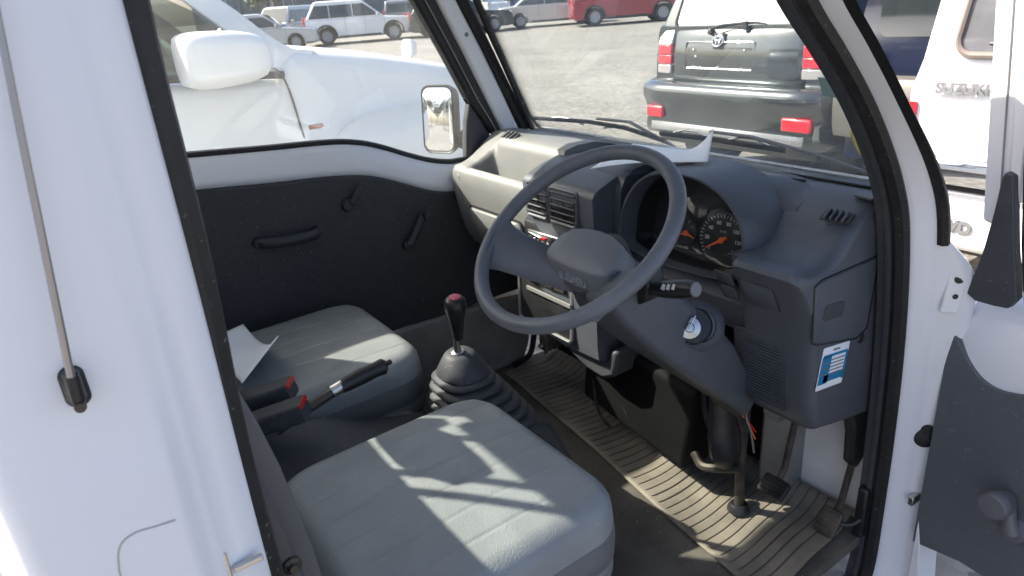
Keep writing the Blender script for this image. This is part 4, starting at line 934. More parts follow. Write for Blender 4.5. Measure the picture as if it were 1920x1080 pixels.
# ---------------- generic car for the rows beyond the gravel. local +y = forward
def car(label, loc, heading, Ld, W, H, style, col, group='cars parked in the far row', cat='car', glass=None, name='parked_car', belt=None, seam=True):
    belt = belt or {'suv': .575, 'sedan': .60, 'van': .52}[style]
    P = empty(name, loc, heading); tag(P, label, cat, group)
    pt = col; g = glass or DKGLASS
    rw = .205*H if H < 1.6 else .20*H
    yr, yf = -.30*Ld, .305*Ld           # axles
    zb = .15*H; bz = belt*H; hl = Ld/2; ra = rw*1.18
    def arch(yc, n=10):
        return [(yc+ra*math.cos(math.pi*(1-k/n))*-1, rw+ra*math.sin(math.pi*k/n)) for k in range(n+1)][::1]
    if style == 'suv': nose = [(hl*.99, .30*H), (hl*.985, .47*H), (hl*.90, .53*H), (hl*.55, .565*H), (hl*.50, bz)]; tail = [(-hl*.97, bz), (-hl*.99, .42*H), (-hl, .33*H), (-hl*.97, .2*H)]
    elif style == 'sedan': nose = [(hl, .32*H), (hl*.985, .45*H), (hl*.92, .52*H), (hl*.45, .60*H), (hl*.42, bz)]; tail = [(-hl*.70, bz+.03*H), (-hl*.97, .60*H), (-hl*.995, .48*H), (-hl, .33*H), (-hl*.97, .2*H)]
    else: nose = [(hl, .28*H), (hl*.985, .42*H), (hl*.93, .50*H), (hl*.80, bz)]; tail = [(-hl*.985, bz), (-hl, .3*H), (-hl*.98, .18*H)]
    pts = [(hl*.96, zb)] + nose + tail + [(-hl*.95, zb+.02)]
    a1 = [(yr-ra*math.cos(math.pi*k/10), rw+ra*math.sin(math.pi*k/10)) for k in range(11)]
    a2 = [(yf-ra*math.cos(math.pi*k/10), rw+ra*math.sin(math.pi*k/10)) for k in range(11)]
    a1[0] = (yr-ra, zb); a1[-1] = (yr+ra, zb); a2[0] = (yf-ra, zb); a2[-1] = (yf+ra, zb)
    pts = [p for p in pts] + a1 + a2
    bm = BM()
    # body sections across the width, tucked in slightly at sill and shoulder
    secs = [(-W/2+.05, .985), (-W/2, 1), (W/2, 1), (W/2-.05, .985)]
    bmv = [[bm.verts.new((x, y, z)) for y, z in pts] for x in (-W/2, W/2)]
    bm.faces.new(bmv[0]); bm.faces.new(bmv[1][::-1]); m = len(pts)
    for i in range(m): bm.faces.new((bmv[0][i], bmv[0][(i+1) % m], bmv[1][(i+1) % m], bmv[1][i]))
    body = new('body', bm, pt, P, bev=.07, seg=3)
    for sx_ in (-1, 1):
        for yc in (yr, yf):
            bm = BM(); n_ = 14
            rings(bm, [[V((sx_*(W/2+dx), yc-rr_*math.cos(math.pi*(k/n_*1.16-.08)), rw+rr_*math.sin(math.pi*(k/n_*1.16-.08)))) for k in range(n_+1)] for dx, rr_ in ((-.06, ra*.97), (.004, ra*.98), (.008, ra*1.06), (.006, ra*1.12), (-.05, ra*1.12))], closed=False)
            new('arch_trim', bm, CLAD if style == 'suv' else pt, P)
    # greenhouse
    if style == 'suv': yb0, yb1, yt0, yt1 = -hl*.955, hl*.47, -hl*.76, hl*.06
    elif style == 'sedan': yb0, yb1, yt0, yt1 = -hl*.74, hl*.45, -hl*.38, hl*.08
    else: yb0, yb1, yt0, yt1 = -hl*.975, hl*.82, -hl*.92, hl*.50
    wb, wt = W/2-.02, W/2-.17
    zt = H-.0
    bm = BM()
    rs = []
    for t, ex in ((0, 0), (.55, 0), (.90, .0), (.97, -.05), (1, -.16)):
        ya, yb = lerp(yb0, yt0, t)-ex*.5, lerp(yb1, yt1, t)+ex; hw = lerp(wb, wt, t)+ex*.6; z = lerp(bz-.02, zt, t)
        rs.append([V((-hw, ya, z)), V((hw, ya, z)), V((hw, yb, z)), V((-hw, yb, z))])
    rings(bm, rs); new('cabin', bm, pt, P, bev=.07, seg=3)
    def gs(s, y, z, o=.006):     # point on the cabin side
        t = (z-bz)/(zt-bz); return V((s*(lerp(wb, wt, t)+o), y, z))
    z0, z1 = bz+.035*H, bz+(zt-bz)*.76
    ed = lambda z: (lerp(yb0, yt0, (z-bz)/(zt-bz))+.10*(1 if style != 'sedan' else 1.6), lerp(yb1, yt1, (z-bz)/(zt-bz))-.10)
    L0, L1 = ed(z0), ed(z1)
    cuts = {'suv': (.30, .62), 'sedan': (.50,), 'van': (.33, .70)}[style]
    for s in (-1, 1):
        xs_ = [0]+[c for c in cuts]+[1]
        for a, b_ in zip(xs_, xs_[1:]):
            q = []
            for z, Lz in ((z0, L0), (z1, L1)):
                ya = lerp(L0[0], L0[1], a) if a > 0 else Lz[0]; yb = lerp(L0[0], L0[1], b_) if b_ < 1 else Lz[1]
                ya = max(ya, Lz[0]); yb = min(yb, Lz[1])
                q.append((ya+.018, yb-.018, z))
            poly = [gs(s, q[0][0], q[0][2]), gs(s, q[0][1], q[0][2]), gs(s, q[1][1], q[1][2]), gs(s, q[1][0], q[1][2])]
            poly2 = [p-V((s*.012, 0, 0)) for p in poly]
            bm = BM(); rings(bm, [poly2, poly]); new('side_window', bm, g, P, bev=.004)
    for nm, yb_, yt_, o in (('rear_window', yb0, yt0, -.008), ('windscreen', yb1, yt1, .008)):
        q = []
        for t, k in ((.12, .90), (.88, .88)):
            hw = lerp(wb, wt, t)*k; y = lerp(yb_, yt_, t)+o; z = lerp(bz, zt, t); q.append((hw, y, z))
        poly = [V((-q[0][0], q[0][1], q[0][2])), V((q[0][0], q[0][1], q[0][2])), V((q[1][0], q[1][1], q[1][2])), V((-q[1][0], q[1][1], q[1][2]))]
        bm = BM(); rings(bm, [[p-V((0, o*2, 0)) for p in poly], poly]); new(nm, bm, g, P)
    for s in (-1, 1):
        for y in (yr, yf): wheel(P, (s*(W/2-.10), y, rw), rw, .21, (s, 0, 0), spokes=5, plate=RIMG)
        bm = BM(); box(bm, (s*(W/2-.14), hl*.955, .47*H), (.26, .10, .09*H)); new('headlight', bm, LAMPC, P, bev=.02)
        bm = BM(); box(bm, (s*(W/2-.09), -hl*.975, (.52 if style == 'sedan' else .56)*H), (.20, .09, (.09 if style == 'sedan' else .20)*H)); new('tail_light', bm, LAMPR, P, bev=.02)
        bm = BM(); box(bm, (s*(W/2+.07), yb1-.30 if style != 'van' else yb1-.35, bz+.10), (.16, .09, .13)); new('door_mirror', bm, pt, P, bev=.03, seg=3)
        for y in ((-.10*Ld, .10*Ld) if style != 'van' else (-.02*Ld, .18*Ld)):
            bm = BM(); box(bm, (s*(W/2+.008), y, bz-.10*H), (.025, .16, .03)); new('door_handle', bm, pt, P, bev=.008)
        bm = BM()
        for y in (-.125*Ld, .055*Ld, .23*Ld): box(bm, (s*(W/2+.0008), y, .44*H), (.002, .008, .36*H))
        new('door_seam', bm, BLACKP, P)
        bm = BM(); box(bm, (s*(W/2-.005), 0, .165*H), (.03, .38*Ld, .06*H)); new('sill_trim', bm, BLACKP, P, bev=.01)
    bm = BM(); box(bm, (0, -hl*.99, .24*H), (W*.94, .10, .11*H)); new('rear_bumper', bm, pt, P, bev=.03, seg=3)
    bm = BM(); box(bm, (0, hl*.985, .25*H), (W*.94, .10, .14*H)); new('front_bumper', bm, pt, P, bev=.03, seg=3)
    bm = BM(); box(bm, (0, 0, .15*H), (W*.86, Ld*.9, .05)); new('underbody', bm, BLACKP, P)
    return P

CAMXY = V((1.3, -.655, 0))
P_ = (CAM_LOC, r1, u1, f)
def at(px, dist, z=None):
    """ground point at a given plan distance along the bearing of photo column px (taken at the height of the far row)"""
    d = f+r1*((px-960)/1300)+u1*((540-60)/1300); d = V((d.x, d.y, 0)).normalized()
    p = CAMXY+d*dist; p.z = gh(p.x, p.y); return p, math.atan2(d.y, d.x)
SILVER = paint('silver', (.50, .51, .52), .3, .3); PWHITE = paint('pearl_white', (.80, .80, .80)); PRED = paint('deep_red', (.30, .012, .03)); PBLACK = paint('charcoal', (.02, .022, .026)); PBLUE = paint('bright_blue', (.03, .09, .40)); PGOLD = paint('pale_champagne_silver', (.56, .54, .50), .3, .2); PGREY = paint('mid_grey', (.22, .24, .27), .3, .3)
ROW = [
 # px, dist, turn from the view bearing (deg, 90 = nose to the photo's right), length, width, height, style, paint, label
 (490, 31.5, -98, 4.5, 1.72, 1.42, 'sedan', SILVER, 'silver sedan at the left end of the far row, beside the white windscreen pillar'),
 (548, 38, 150, 4.3, 1.70, 1.62, 'van', SILVER, 'small silver minivan facing the camera behind the silver sedan'),
 (676, 32.5, -90, 4.58, 1.80, 1.70, 'suv', PWHITE, 'white crossover seen side on, nose to the right, in the far row'),
 (795, 44, -95, 4.3, 1.70, 1.50, 'van', PGREY, 'grey compact car behind the nose of the white crossover'),
 (862, 32.2, -80, 4.5, 1.78, 1.55, 'suv', PBLACK, 'dark charcoal car seen past the left windscreen pillar'),
 (890, 43, -140, 4.7, 1.70, 1.98, 'van', PWHITE, 'tall white van behind the dark charcoal car'),
 (962, 44, -75, 3.9, 1.66, 1.48, 'van', PBLUE, 'bright blue small car between the white van and the pale sedan'),
 (1033, 33.5, -84, 4.7, 1.76, 1.46, 'sedan', PGOLD, 'pale champagne sedan seen side on left of the red vehicle'),
 (1100, 42, -84, 4.6, 1.75, 1.50, 'sedan', SILVER, 'silver car mostly hidden behind the champagne sedan and red vehicle'),
 (1172, 31.2, -80, 4.55, 1.80, 1.70, 'suv', PRED, 'dark red sport utility car at the right end of the far row'),
]
for px, d, turn, Ld, W, H, st_, p_, lab in ROW:
    loc, brg = at(px, d)
    car(lab, loc, brg-math.pi/2+R(turn), Ld, W, H, st_, p_)
# blue tank truck tail far left, behind the cars
loc, brg = at(478, 52)
# ---------------- building and fence at the back
BLD = pm('blue_grey_cladding', (.075, .12, .17), .6, var=.15, vscale=1.5); BWIN = pm('building_window', (.30, .42, .46), .15, var=.2, vscale=.6, coat=.5); CONC = pm('pale_concrete', (.5, .5, .48), .8, var=.1, vscale=1)
p0, b0 = at(640, 62)
dirv = V((math.cos(b0), math.sin(b0), 0)); side = V((dirv.y, -dirv.x, 0))
B = empty('long_building', p0, math.atan2(side.y, side.x)); tag(B, 'long low blue-grey building with pale posts and glazed panels behind the far cars', 'building')
bm = BM(); box(bm, (0, 3, 2.4), (22, 6, 4.8)); wl = new('wall', bm, BLD, B, bev=.03)
bm = BM(); box(bm, (0, 3, 4.95), (22.8, 6.8, .25)); new('roof', bm, CONC, B, bev=.03)
for k in range(9):
    bm = BM(); box(bm, (-10+2.5*k, -.08, 2.3), (.28 if k % 4 else .6, .16, 4.6)); new('post', bm, CONC if k % 4 == 2 else BLD, B, bev=.02)
for k in range(8):
    bm = BM(); box(bm, (-8.75+2.5*k, -.03, 2.5), (1.9, .06, 1.9)); wn = new('window', bm, BWIN if k in (4, 5, 6) else BLD, B, bev=.01)
    for q in (-.35, .35):
        bm = BM(); box(bm, (-8.75+2.5*k+q, -.07, 2.5), (.06, .05, 1.9)); new('mullion', bm, CONC, wn)
# ---------------- trees: trunk, limbs, crown of leaf faces
BARK = pm('bark', (.10, .075, .055), .9, var=.3, vscale=14, bump=.6, bscale=40)
def leafmat(name, c): return pm(name, c, .55, var=.45, vscale=2.2)
LEAF = [leafmat('leaf_mid', (.055, .085, .032)), leafmat('leaf_olive', (.085, .10, .04)), leafmat('leaf_dark', (.035, .06, .025))]
def tree(loc, h, rad, lf, label, group, nleaf=2600, seed=0, tr=.16):
    rnd = random.Random(seed); P = empty('broadleaf_tree', loc); tag(P, label, 'tree', group)
    bm = BM(); tp = [V((rnd.uniform(-.1, .1)*k, rnd.uniform(-.1, .1)*k, h*.62*k/4)) for k in range(5)]
    tube(bm, tp, [tr*(1-.16*k) for k in range(5)], 9); cl = []
    for k in range(9):
        a = rnd.uniform(0, 6.28); s = tp[rnd.choice((2, 3, 4))]; e = V((math.cos(a)*rad*rnd.uniform(.4, .8), math.sin(a)*rad*rnd.uniform(.4, .8), h*rnd.uniform(.5, .9)))
        tube(bm, [s, s.lerp(e, .5)+V((0, 0, .2)), e], [tr*.4, tr*.25, tr*.1], 6); cl.append((e, rad*rnd.uniform(.30, .5)))
    new('trunk', bm, BARK, P)
    for k in range(10): cl.append((V((rnd.gauss(0, rad*.45), rnd.gauss(0, rad*.45), h*rnd.uniform(.45, .95))), rad*rnd.uniform(.25, .45)))
    bm = BM()
    for k in range(nleaf):
        c, q = rnd.choice(cl); d = V((rnd.gauss(0, 1), rnd.gauss(0, 1), rnd.gauss(0, .8))); d = d.normalized()*q*rnd.random()**.4
        p = c+d; s = rnd.uniform(.10, .24)*rad/2.2; Q = Matrix.Rotation(rnd.uniform(0, 6.28), 3, V((rnd.gauss(0, 1), rnd.gauss(0, 1), rnd.gauss(0, 1))))
        bm.faces.new([bm.verts.new(p+Q @ V(v)*s) for v in ((-1, 0, 0), (0, -.5, .1), (1, 0, 0), (0, .5, .1))])
    new('crown', bm, lf, P, ang=10)
# low trees along the back of the lot
for i, (px, d, h, rd, lf, lab) in enumerate([
  (430, 66, 5.5, 3.0, 0, 'dark tree left of the blue-grey building'), (530, 58, 4.2, 2.4, 2, 'dense dark bush-like tree in front of the building left end'),
  (575, 70, 6.0, 3.2, 0, 'tree rising behind the left part of the building'), (850, 74, 6.5, 3.4, 1, 'olive tree at the right end of the building'),
  (905, 66, 5.0, 3.0, 2, 'dark tree behind the white van'), (985, 60, 4.6, 2.7, 0, 'round tree behind the blue car and the champagne sedan'),
  (1060, 66, 5.6, 3.2, 1, 'olive tree behind the champagne sedan roof'), (1140, 60, 5.0, 2.8, 2, 'dark tree behind the red car'), (1215, 64, 5.6, 3.1, 0, 'tree right of the red car by the black vehicle')]):
    p, _ = at(px, d); tree(p, h, rd, LEAF[lf], lab, 'trees along the far edge of the lot', 1500, i)
# grass verge under the far row
p0, b0 = at(800, 47); dirv = V((math.cos(b0), math.sin(b0), 0)); side = V((dirv.y, -dirv.x, 0))
bm = BM(); rnd = random.Random(3)
for k in range(9000):
    s = rnd.uniform(-30, 26); t = rnd.uniform(0, 8); p = p0+side*s+dirv*t; p.z = gh(p.x, p.y); hh = rnd.uniform(.10, .4); a = rnd.uniform(0, 6.28); q = V((math.cos(a), math.sin(a), 0))*rnd.uniform(.03, .08); ln = V((rnd.gauss(0, .08), rnd.gauss(0, .08), hh))
    bm.faces.new([bm.verts.new(p-q), bm.verts.new(p+q), bm.verts.new(p+ln)])
g_ = new('verge_grass', bm, leafmat('verge_green', (.11, .13, .035)), None, ang=10); tag(g_, 'strip of rough green grass beyond the far row of cars', 'grass', kind='stuff')
# trees behind the truck that the side mirror reflects
for i, (x, y, h) in enumerate([(-7, -42, 7), (-12, -44, 8), (-17, -43, 7), (-22, -42, 8), (-2, -43, 7.5), (-27, -41, 8), (3, -44, 8), (8, -42, 7.5)]):
    tree(V((x, y, gh(x, y))), h, 3.6, LEAF[i % 3], 'tree of the row reflected in the left side mirror', 'trees reflected in the side mirror', 1300, 40+i)

# ---------------- big white vehicle parked on the left
SUVW = pm('paint_neighbour_white', (.78, .79, .79), .36, var=.02, vscale=2, coat=.3)
S = empty('white_pickup', (-2.65, -.6, 0)); tag(S, 'large white four-wheel-drive parked close on the left, seen through the passenger window', 'off-roader')
o3 = V((2.65, .6, 0))
def sb(bm): bmesh.ops.translate(bm, vec=o3, verts=bm.verts); return bm
XS0, XS1 = -3.55, -1.80
bm = BM()
hood = [(-2.6, .62), (-2.62, 1.40), (-1.0, 1.402), (-.439, 1.392), (-.17, 1.362), (.10, 1.335), (.31, 1.318)]
# right flank: shaped shell in sections along y
def flank(y):
    zt = interp([(-2.6, 1.40), (-.44, 1.392), (-.17, 1.365), (.30, 1.335), (.345, 1.42), (.40, 1.448), (.75, 1.395), (1.10, 1.318), (1.30, 1.27), (1.50, 1.20), (1.66, 1.08), (1.72, .95)], y)[0]
    fl = .045*math.exp(-((y-.90)/.46)**4)
    xe = XS1-(0 if y < 1.25 else .30*((y-1.25)/.47)**2)
    ro = .06
    arch = .40 if abs(y-.90) > .43 else .40+math.sqrt(max(0, .43**2-(y-.90)**2))*.86
    pts = [(xe-.03, arch), (xe+fl, max(.70, arch+.02)), (xe+fl+.012, max(.98, arch+.04)), (xe+fl*.75, 1.075), (xe-.012, 1.125), (xe-.02, zt-ro-.03), (xe-.03, zt-ro*.6), (xe-.055, zt-ro*.15), (xe-.10, zt+.004), (xe-.35, zt+.02), (-2.675, zt+.03)]
    right_ = [V((x, y, z)) for x, z in pts]
    left_ = [V((-5.35-p.x, y, p.z)) for p in right_[-2::-1]]
    return right_+left_
ys = [-2.6, -2.0, -1.4, -.8, -.44, -.17, .05, .20, .30, .32, .345, .37, .40, .46, .52, .58, .64, .70, .80, .90, 1.0, 1.10, 1.18, 1.25, 1.33, 1.42, 1.50, 1.58, 1.64, 1.69, 1.72]
rings(bm, [flank(y) for y in ys], closed=True); body = new('body', sb(bm), SUVW, S, ang=45)
# cabin: pillars, roof, glass
def cab_side(x): return lambda y, z: V((x-.22*(z-1.36)*(1 if x > -2.6 else -1)*.6, y, z))
sp_yz = lambda p, n=4: [(q.y, q.z) for q in smooth_path([(0, a, b) for a, b in p], n)]
BRN = pm('brown_trim', (.085, .07, .06), .8)
for x in (XS1-.03, XS0+.03):
    cs = cab_side(x)
    pil = sp_yz([(-.62, 1.885), (-.35, 1.905), (-.03, 1.79), (.161, 1.655), (.30, 1.525), (.39, 1.458), (.44, 1.446), (.50, 1.436)])+[(.43, 1.38), (.36, 1.34), (.325, 1.335), (.271, 1.414), (.14, 1.545), (.011, 1.668), (-.22, 1.775), (-.55, 1.845)]
    bm = BM(); sg = 1 if x > -2.6 else -1
    rings(bm, [[cs(y, z)+V((sg*o, 0, 0)) for y, z in pil] for o in (-.06, -.012)])
    new('windscreen_pillar', sb(bm), SUVW if x > -2.6 else BRN, S, ang=50, bev=.012, seg=3)
    bm = BM(); tube(bm, [cs(.33, 1.352), cs(-.17, 1.388), cs(-.45, 1.410), cs(-2.5, 1.420)], .018, 6, sq=(1, 1)); new('belt_seal', sb(bm), RUBBER, S)
    bm = BM(); prism(bm, [(-2.55, 1.39), (-.60, 1.39), (-.60, 1.86), (-2.2, 1.86)], 'x', x-.03, x-.01); new('rear_side_glass', sb(bm), DKGLASS, S)
    bm = BM(); prism(bm, [(-.58, 1.40), (.32, 1.345), (.03, 1.63), (-.25, 1.79), (-.50, 1.85)], 'x', x-.062, x-.058); new('front_side_glass', sb(bm), TINT, S)
bm = BM(); prism(bm, [(-3.42, 1.86), (-3.3, 1.93), (-2.05, 1.93), (-1.93, 1.86)], 'y', -2.45, -.30); new('roof', sb(bm), SUVW, S, bev=.03)
bm = BM(); box(bm, (-2.675, -.30, 1.845), (1.35, .35, .03)); new('headlining', sb(bm), pm('brown_headlining', (.10, .085, .075), .9), S, bev=.01)
bm = BM(); prism(bm, [(.30, 1.33), (.42, 1.40), (.05, 1.42), (-.05, 1.33)], 'x', -3.4, -1.95); new('fascia', sb(bm), BLACKP, S, bev=.02)
for x in (-2.25, -3.1):
    bm = BM(); prism(bm, [(-.62, 1.0), (-.48, 1.0), (-.60, 1.72), (-.74, 1.72)], 'x', x-.24, x+.24); new('front_seat', sb(bm), pm('brown_seat', (.09, .075, .065), .8), S, bev=.06, seg=3)
# mirrors: big near one, far one, fender mirror
def mir(c, hx, hy, dp_, nrm, m, name, glass=MIRROR):
    Fm = frame(nrm); c = V(c)+o3; ps = rrect(hx, hy, min(hx, hy)*.55, 7)
    bm = BM(); rings(bm, [[c+Fm @ V((x*k, y*k, d)) for x, y in ps] for k, d in ((.45, -dp_), (.78, -dp_*.88), (.95, -dp_*.5), (1.0, -dp_*.1), (.99, 0), (.93, .004))]); o = new(name, bm, m, S, ang=60)
    bm = BM(); plate(bm, c+Fm.col[2]*.003, Fm, hx*.9, hy*.88, min(hx, hy)*.5, .003, 6); new('mirror_glass', bm, glass, o); return o
mo = mir((-1.615, -.075, 1.452), .085, .062, .05, (.0, -1, 0), SUVW, 'door_mirror')
bm = BM(); c = V((-1.615, -.08, 1.452))+o3; Fm = frame((0, 1, 0)); ps = rrect(.128, .098, .060, 8)
rings(bm, [[c+Fm @ V((x*k, y*k-.01*(1-k), d)) for x, y in ps] for k, d in ((.70, -.035), (.88, -.028), (.97, -.010), (1.02, .012), (1.04, .05), (1.02, .11), (.97, .17), (.88, .22), (.74, .26), (.52, .285), (.25, .297), (.04, .30))]); new('mirror_shell', bm, SUVW, mo, ang=60)
bm = BM(); tube(bm, [V((-1.64, .12, 1.375))+o3, V((-1.72, .16, 1.372))+o3, V((-1.82, .19, 1.37))+o3], [.05, .04, .05], 10, sq=(1, .5)); new('mirror_foot', bm, SUVW, mo)
mir((-3.62, .22, 1.445), .11, .085, .09, (.15, -1, 0), BLACKP, 'far_door_mirror', pm('green_mirror_glass', (.30, .48, .38), .08, metal=.4))
bm = BM(); prism(bm, [(.02, 1.33), (.20, 1.36), (.12, 1.60), (.06, 1.60)], 'x', -3.50, -3.46); new('quarter_pillar', sb(bm), BLACKP, S, bev=.01)
mir((-3.25, 1.655, 1.325), .055, .060, .06, (.2, -1, .15), SUVW, 'fender_mirror')
bm = BM(); tube(bm, [V((-3.25, 1.66, 1.28))+o3, V((-3.25, 1.66, 1.12))+o3], [.022, .03], 8); new('mirror_stalk', bm, SUVW, S)
# door seam, marker lamp, wheel, handle
bm = BM(); tube(bm, smooth_path([V((-1.757, y, z)) + o3 + V((dx, 0, 0)) for y, z, dx in ((.285, 1.385, -.035), (.315, 1.345, -.038), (.338, 1.26, -.048), (.352, 1.15, -.048), (.362, 1.05, -.040), (.37, .95, -.032), (.37, .70, -.035))], 4), .0045, 6); new('door_seam', bm, BLACKP, S)
bm = BM(); plate(bm, V((-1.813, .425, 1.112))+o3, frame((1, 0, 0)), .034, .016, .008, .008); ml = new('marker_lamp', bm, LAMPO, S)
bm = BM(); tube(bm, smooth_path([V((-1.80+.028, y, z))+o3 for y, z in ((.455, .98), (.50, 1.055), (.57, 1.105), (.68, 1.132), (.87, 1.140), (1.06, 1.125), (1.20, 1.09))], 5), .004, 6); new('flare_edge', bm, SUVW, S)
for x, s in ((XS1-.14, 1), (XS0+.14, -1)):
    for y in (.90, -1.85): wheel(S, V((x, y, .38))+o3, .38, .25, (s, 0, 0))
for s, x in ((1, -1.98), (-1, -3.37)):
    bm = BM(); c = V((x, 1.615, .98))+o3; Fm = frame((s*.55, .8, .2)); rings(bm, [[c+Fm @ V((a*k, b_*k, d)) for a, b_ in rrect(.16, .11, .07, 6)] for k, d in ((1, -.05), (1, .03), (.9, .07), (.6, .095), (.1, .105))]); new('headlight', bm, LAMPC, S, ang=60)
bm = BM(); box(bm, V((-2.675, 1.70, .62))+o3, (1.7, .2, .26)); new('front_bumper', bm, SUVW, S, bev=.05, seg=3)
bm = BM(); box(bm, V((-2.675, 1.60, .95))+o3, (1.2, .25, .20)); new('grille', bm, BLACKP, S, bev=.03)
bm = BM(); box(bm, V((-1.775, -.55, 1.22))+o3, (.05, .2, .045)); new('door_handle', bm, SUVW, S, bev=.015, seg=3)

# ---------------- black SUV ahead, seen from behind
BK = pm('paint_black_gloss', (.075, .085, .088), .17, var=.2, coat=1, vscale=3, metal=.75, spec=.8)
K = empty('black_suv', (-2.25, 3.85, 0), R(0)); tag(K, 'glossy black sport utility vehicle with its tailgate towards the truck, beyond the windscreen', 'SUV')
W2 = .80
def ksec(y):
    k = interp([(0, .975), (.05, .992), (.2, 1), (3.6, 1), (4.4, .9)], y)[0]
    zs = interp([(0, 1.27), (.10, 1.31), (2.6, 1.22), (3.0, 1.12), (4.4, .85)], y)[0]
    pts = [(.74, .36), (.80, .50), (.81, .80), (.805, 1.0), (.785, zs-.05), (.765, zs)]
    return [V((x*k, y, z)) for x, z in pts]+[V((-x*k, y, z)) for x, z in pts[::-1]]
bm = BM(); rings(bm, [ksec(y) for y in (.04, .06, .12, .3, .8, 1.8, 2.7, 3.0, 3.6, 4.2, 4.4)]); new('body', bm, BK, K, ang=40)
bm = BM()
rs = []
for z, y, hw in ((1.25, .06, .775), (1.30, .075, .765), (1.45, .13, .725), (1.62, .20, .675), (1.72, .26, .63), (1.77, .36, .56), (1.785, .50, .48)):
    rs.append([V((-hw, y, z)), V((hw, y, z)), V((hw*1.0, 2.75-(z-1.25)*1.3, z)), V((-hw, 2.75-(z-1.25)*1.3, z))])
rings(bm, rs); new('cabin', bm, BK, K, bev=.03, seg=3)
bm = BM(); ps = rrect(.605, .20, .05, 5)
rings(bm, [[V((x*(1-.08*(z+.2)/.4), d+.145+(z)*.335, 1.49+z)) for x, z in ps] for d in (.0, -.018)]); rwk = new('rear_window', bm, PALEGLASS, K, ang=30)
bm = BM(); plate(bm, (.445, .052, 1.395), frame((0, -1, .33)), .058, .062, .055, .003, 8); new('round_sticker', bm, PAPER, rwk)
bm = BM(); tube(bm, [V((x*(1-.08*(z+.2)/.4), .125+z*.335, 1.49+z)) for x, z in rrect(.62, .212, .055, 5)], .010, 6, True); new('window_rubber', bm, RUBBER, rwk)
# tailgate skin: gentle curve, upper part leaning forward
bm = BM()
rs = []
for x in (-.60, -.585, -.55, -.3, 0, .3, .55, .585, .60):
    e = .0 if abs(x) < .56 else -.02*(abs(x)-.56)/.04
    rs.append([V((x, y-e-.006*(1-(x/.6)**2), z)) for y, z in ((.03, .85), (.012, .87), (.006, .93), (.004, 1.02), (.006, 1.10), (.012, 1.14), (.024, 1.20), (.034, 1.235), (.05, 1.262), (.075, 1.285))])
rings(bm, rs, closed=False); new('tailgate', bm, BK, K, ang=60, solid=.01)
bm = BM(); ps = rrect(.325, .098, .02, 4)
tube(bm, [V((x-.12, -.004 if z < .06 else .006, 1.075+z)) for x, z in ps], .006, 6, True); new('plate_recess_edge', bm, BK, K)
bm = BM(); plate(bm, (-.12, .002, 1.06), frame((0, -1, 0)), .30, .075, .01, .004); pr_ = new('plate_recess', bm, BLACKP, K)
for x, z in ((-.36, .985), (-.36, 1.115), (.10, .98), (.12, 1.115), (-.12, .985), (-.34, 1.065)):
    bm = BM(); lathe(bm, [(0, .008), (.009, .006), (.011, 0)], (x, -.004, z), (0, -1, 0), 10); new('plate_screw', bm, CHROME, pr_)
# emblem: chrome oval with inner ovals on a bracket
ec = V((-.125, -.004, 1.185)); Fe = frame((0, -1, .25))
bm = BM(); box(bm, ec+V((0, .01, -.005)), (.105, .02, .125)); em = new('badge_mount', bm, DKGLASS, K, bev=.03, seg=3)
for rx, rz, ox, oz in ((.050, .036, 0, 0), (.016, .034, 0, -.001), (.036, .013, 0, .014)):
    bm = BM(); tube(bm, [ec+Fe @ V((ox+rx*math.cos(2*math.pi*k/28), oz+rz*1.25*math.sin(2*math.pi*k/28), .006)) for k in range(28)], .0055, 8, True); new('badge_ring', bm, CHROME, em)
bm = BM(); tube(bm, [(-.20, .0, 1.235), (-.185, -.012, 1.268), (-.10, .0, 1.292), (.05, .03, 1.30), (.18, .03, 1.305), (.27, .035, 1.292)], [.014, .014, .011, .012, .010, .007], 8, sq=(1, .7)); kw = new('rear_wiper', bm, BLACKP, K)
bm = BM(); lathe(bm, [(0, .04), (.022, .035), (.026, 0)], (-.205, .02, 1.245), (0, -1, .2), 14); box(bm, (.10, .015, 1.285), (.03, .03, .06)); new('wiper_pivot', bm, BLACKP, kw)
for s in (-1, 1):
    for nm, z0, z1, mm in (('tail_light', 1.075, 1.15, LAMPR), ('tail_light', 1.15, 1.275, LAMPC), ('tail_light', 1.0, 1.072, LAMPR), ('tail_light', .925, .995, pm('smoked_lens', (.30, .28, .28), .12, coat=1))):
        bm = BM(); xi = .60
        ps = [(xi, -.005), (.70, -.002), (.765, .02), (.80, .07), (.805, .20), (.77, .20), (.70, .10), (xi, .08)]
        k = 1 if z0 < 1.2 else .97
        rings(bm, [[V((s*x*k, y+(.05 if z > 1.2 else .0), z)) for x, y in ps] for z in (z0, z1)]); new(nm, bm, mm if not (nm and z0 == 1.0 and s > 0) else LAMPR, K, bev=.008)
    bm = BM(); box(bm, (s*.665, -.105, .632), (.23 if s > 0 else .18, .05, .095)); new('bumper_reflector', bm, LAMPR, K, bev=.015, seg=3)
bm = BM()
rs = []
for x in (-.90, -.885, -.85, -.78, -.6, -.3, 0, .3, .6, .78, .85, .885, .90):
    t = abs(x)/.90; o = .30*max(0, (t-.80)/.20)**2.4
    rs.append([V((x, y+o, z)) for y, z in ((.10, .87), (-.08, .868), (-.135, .852), (-.155, .82), (-.150, .76), (-.115, .70), (-.095, .62), (-.105, .55), (-.11, .50), (-.09, .46), (.02, .43), (.2, .43))])
rings(bm, rs, closed=False); new('rear_bumper', bm, BK, K, ang=50, solid=.01)
bm = BM()
rs = []
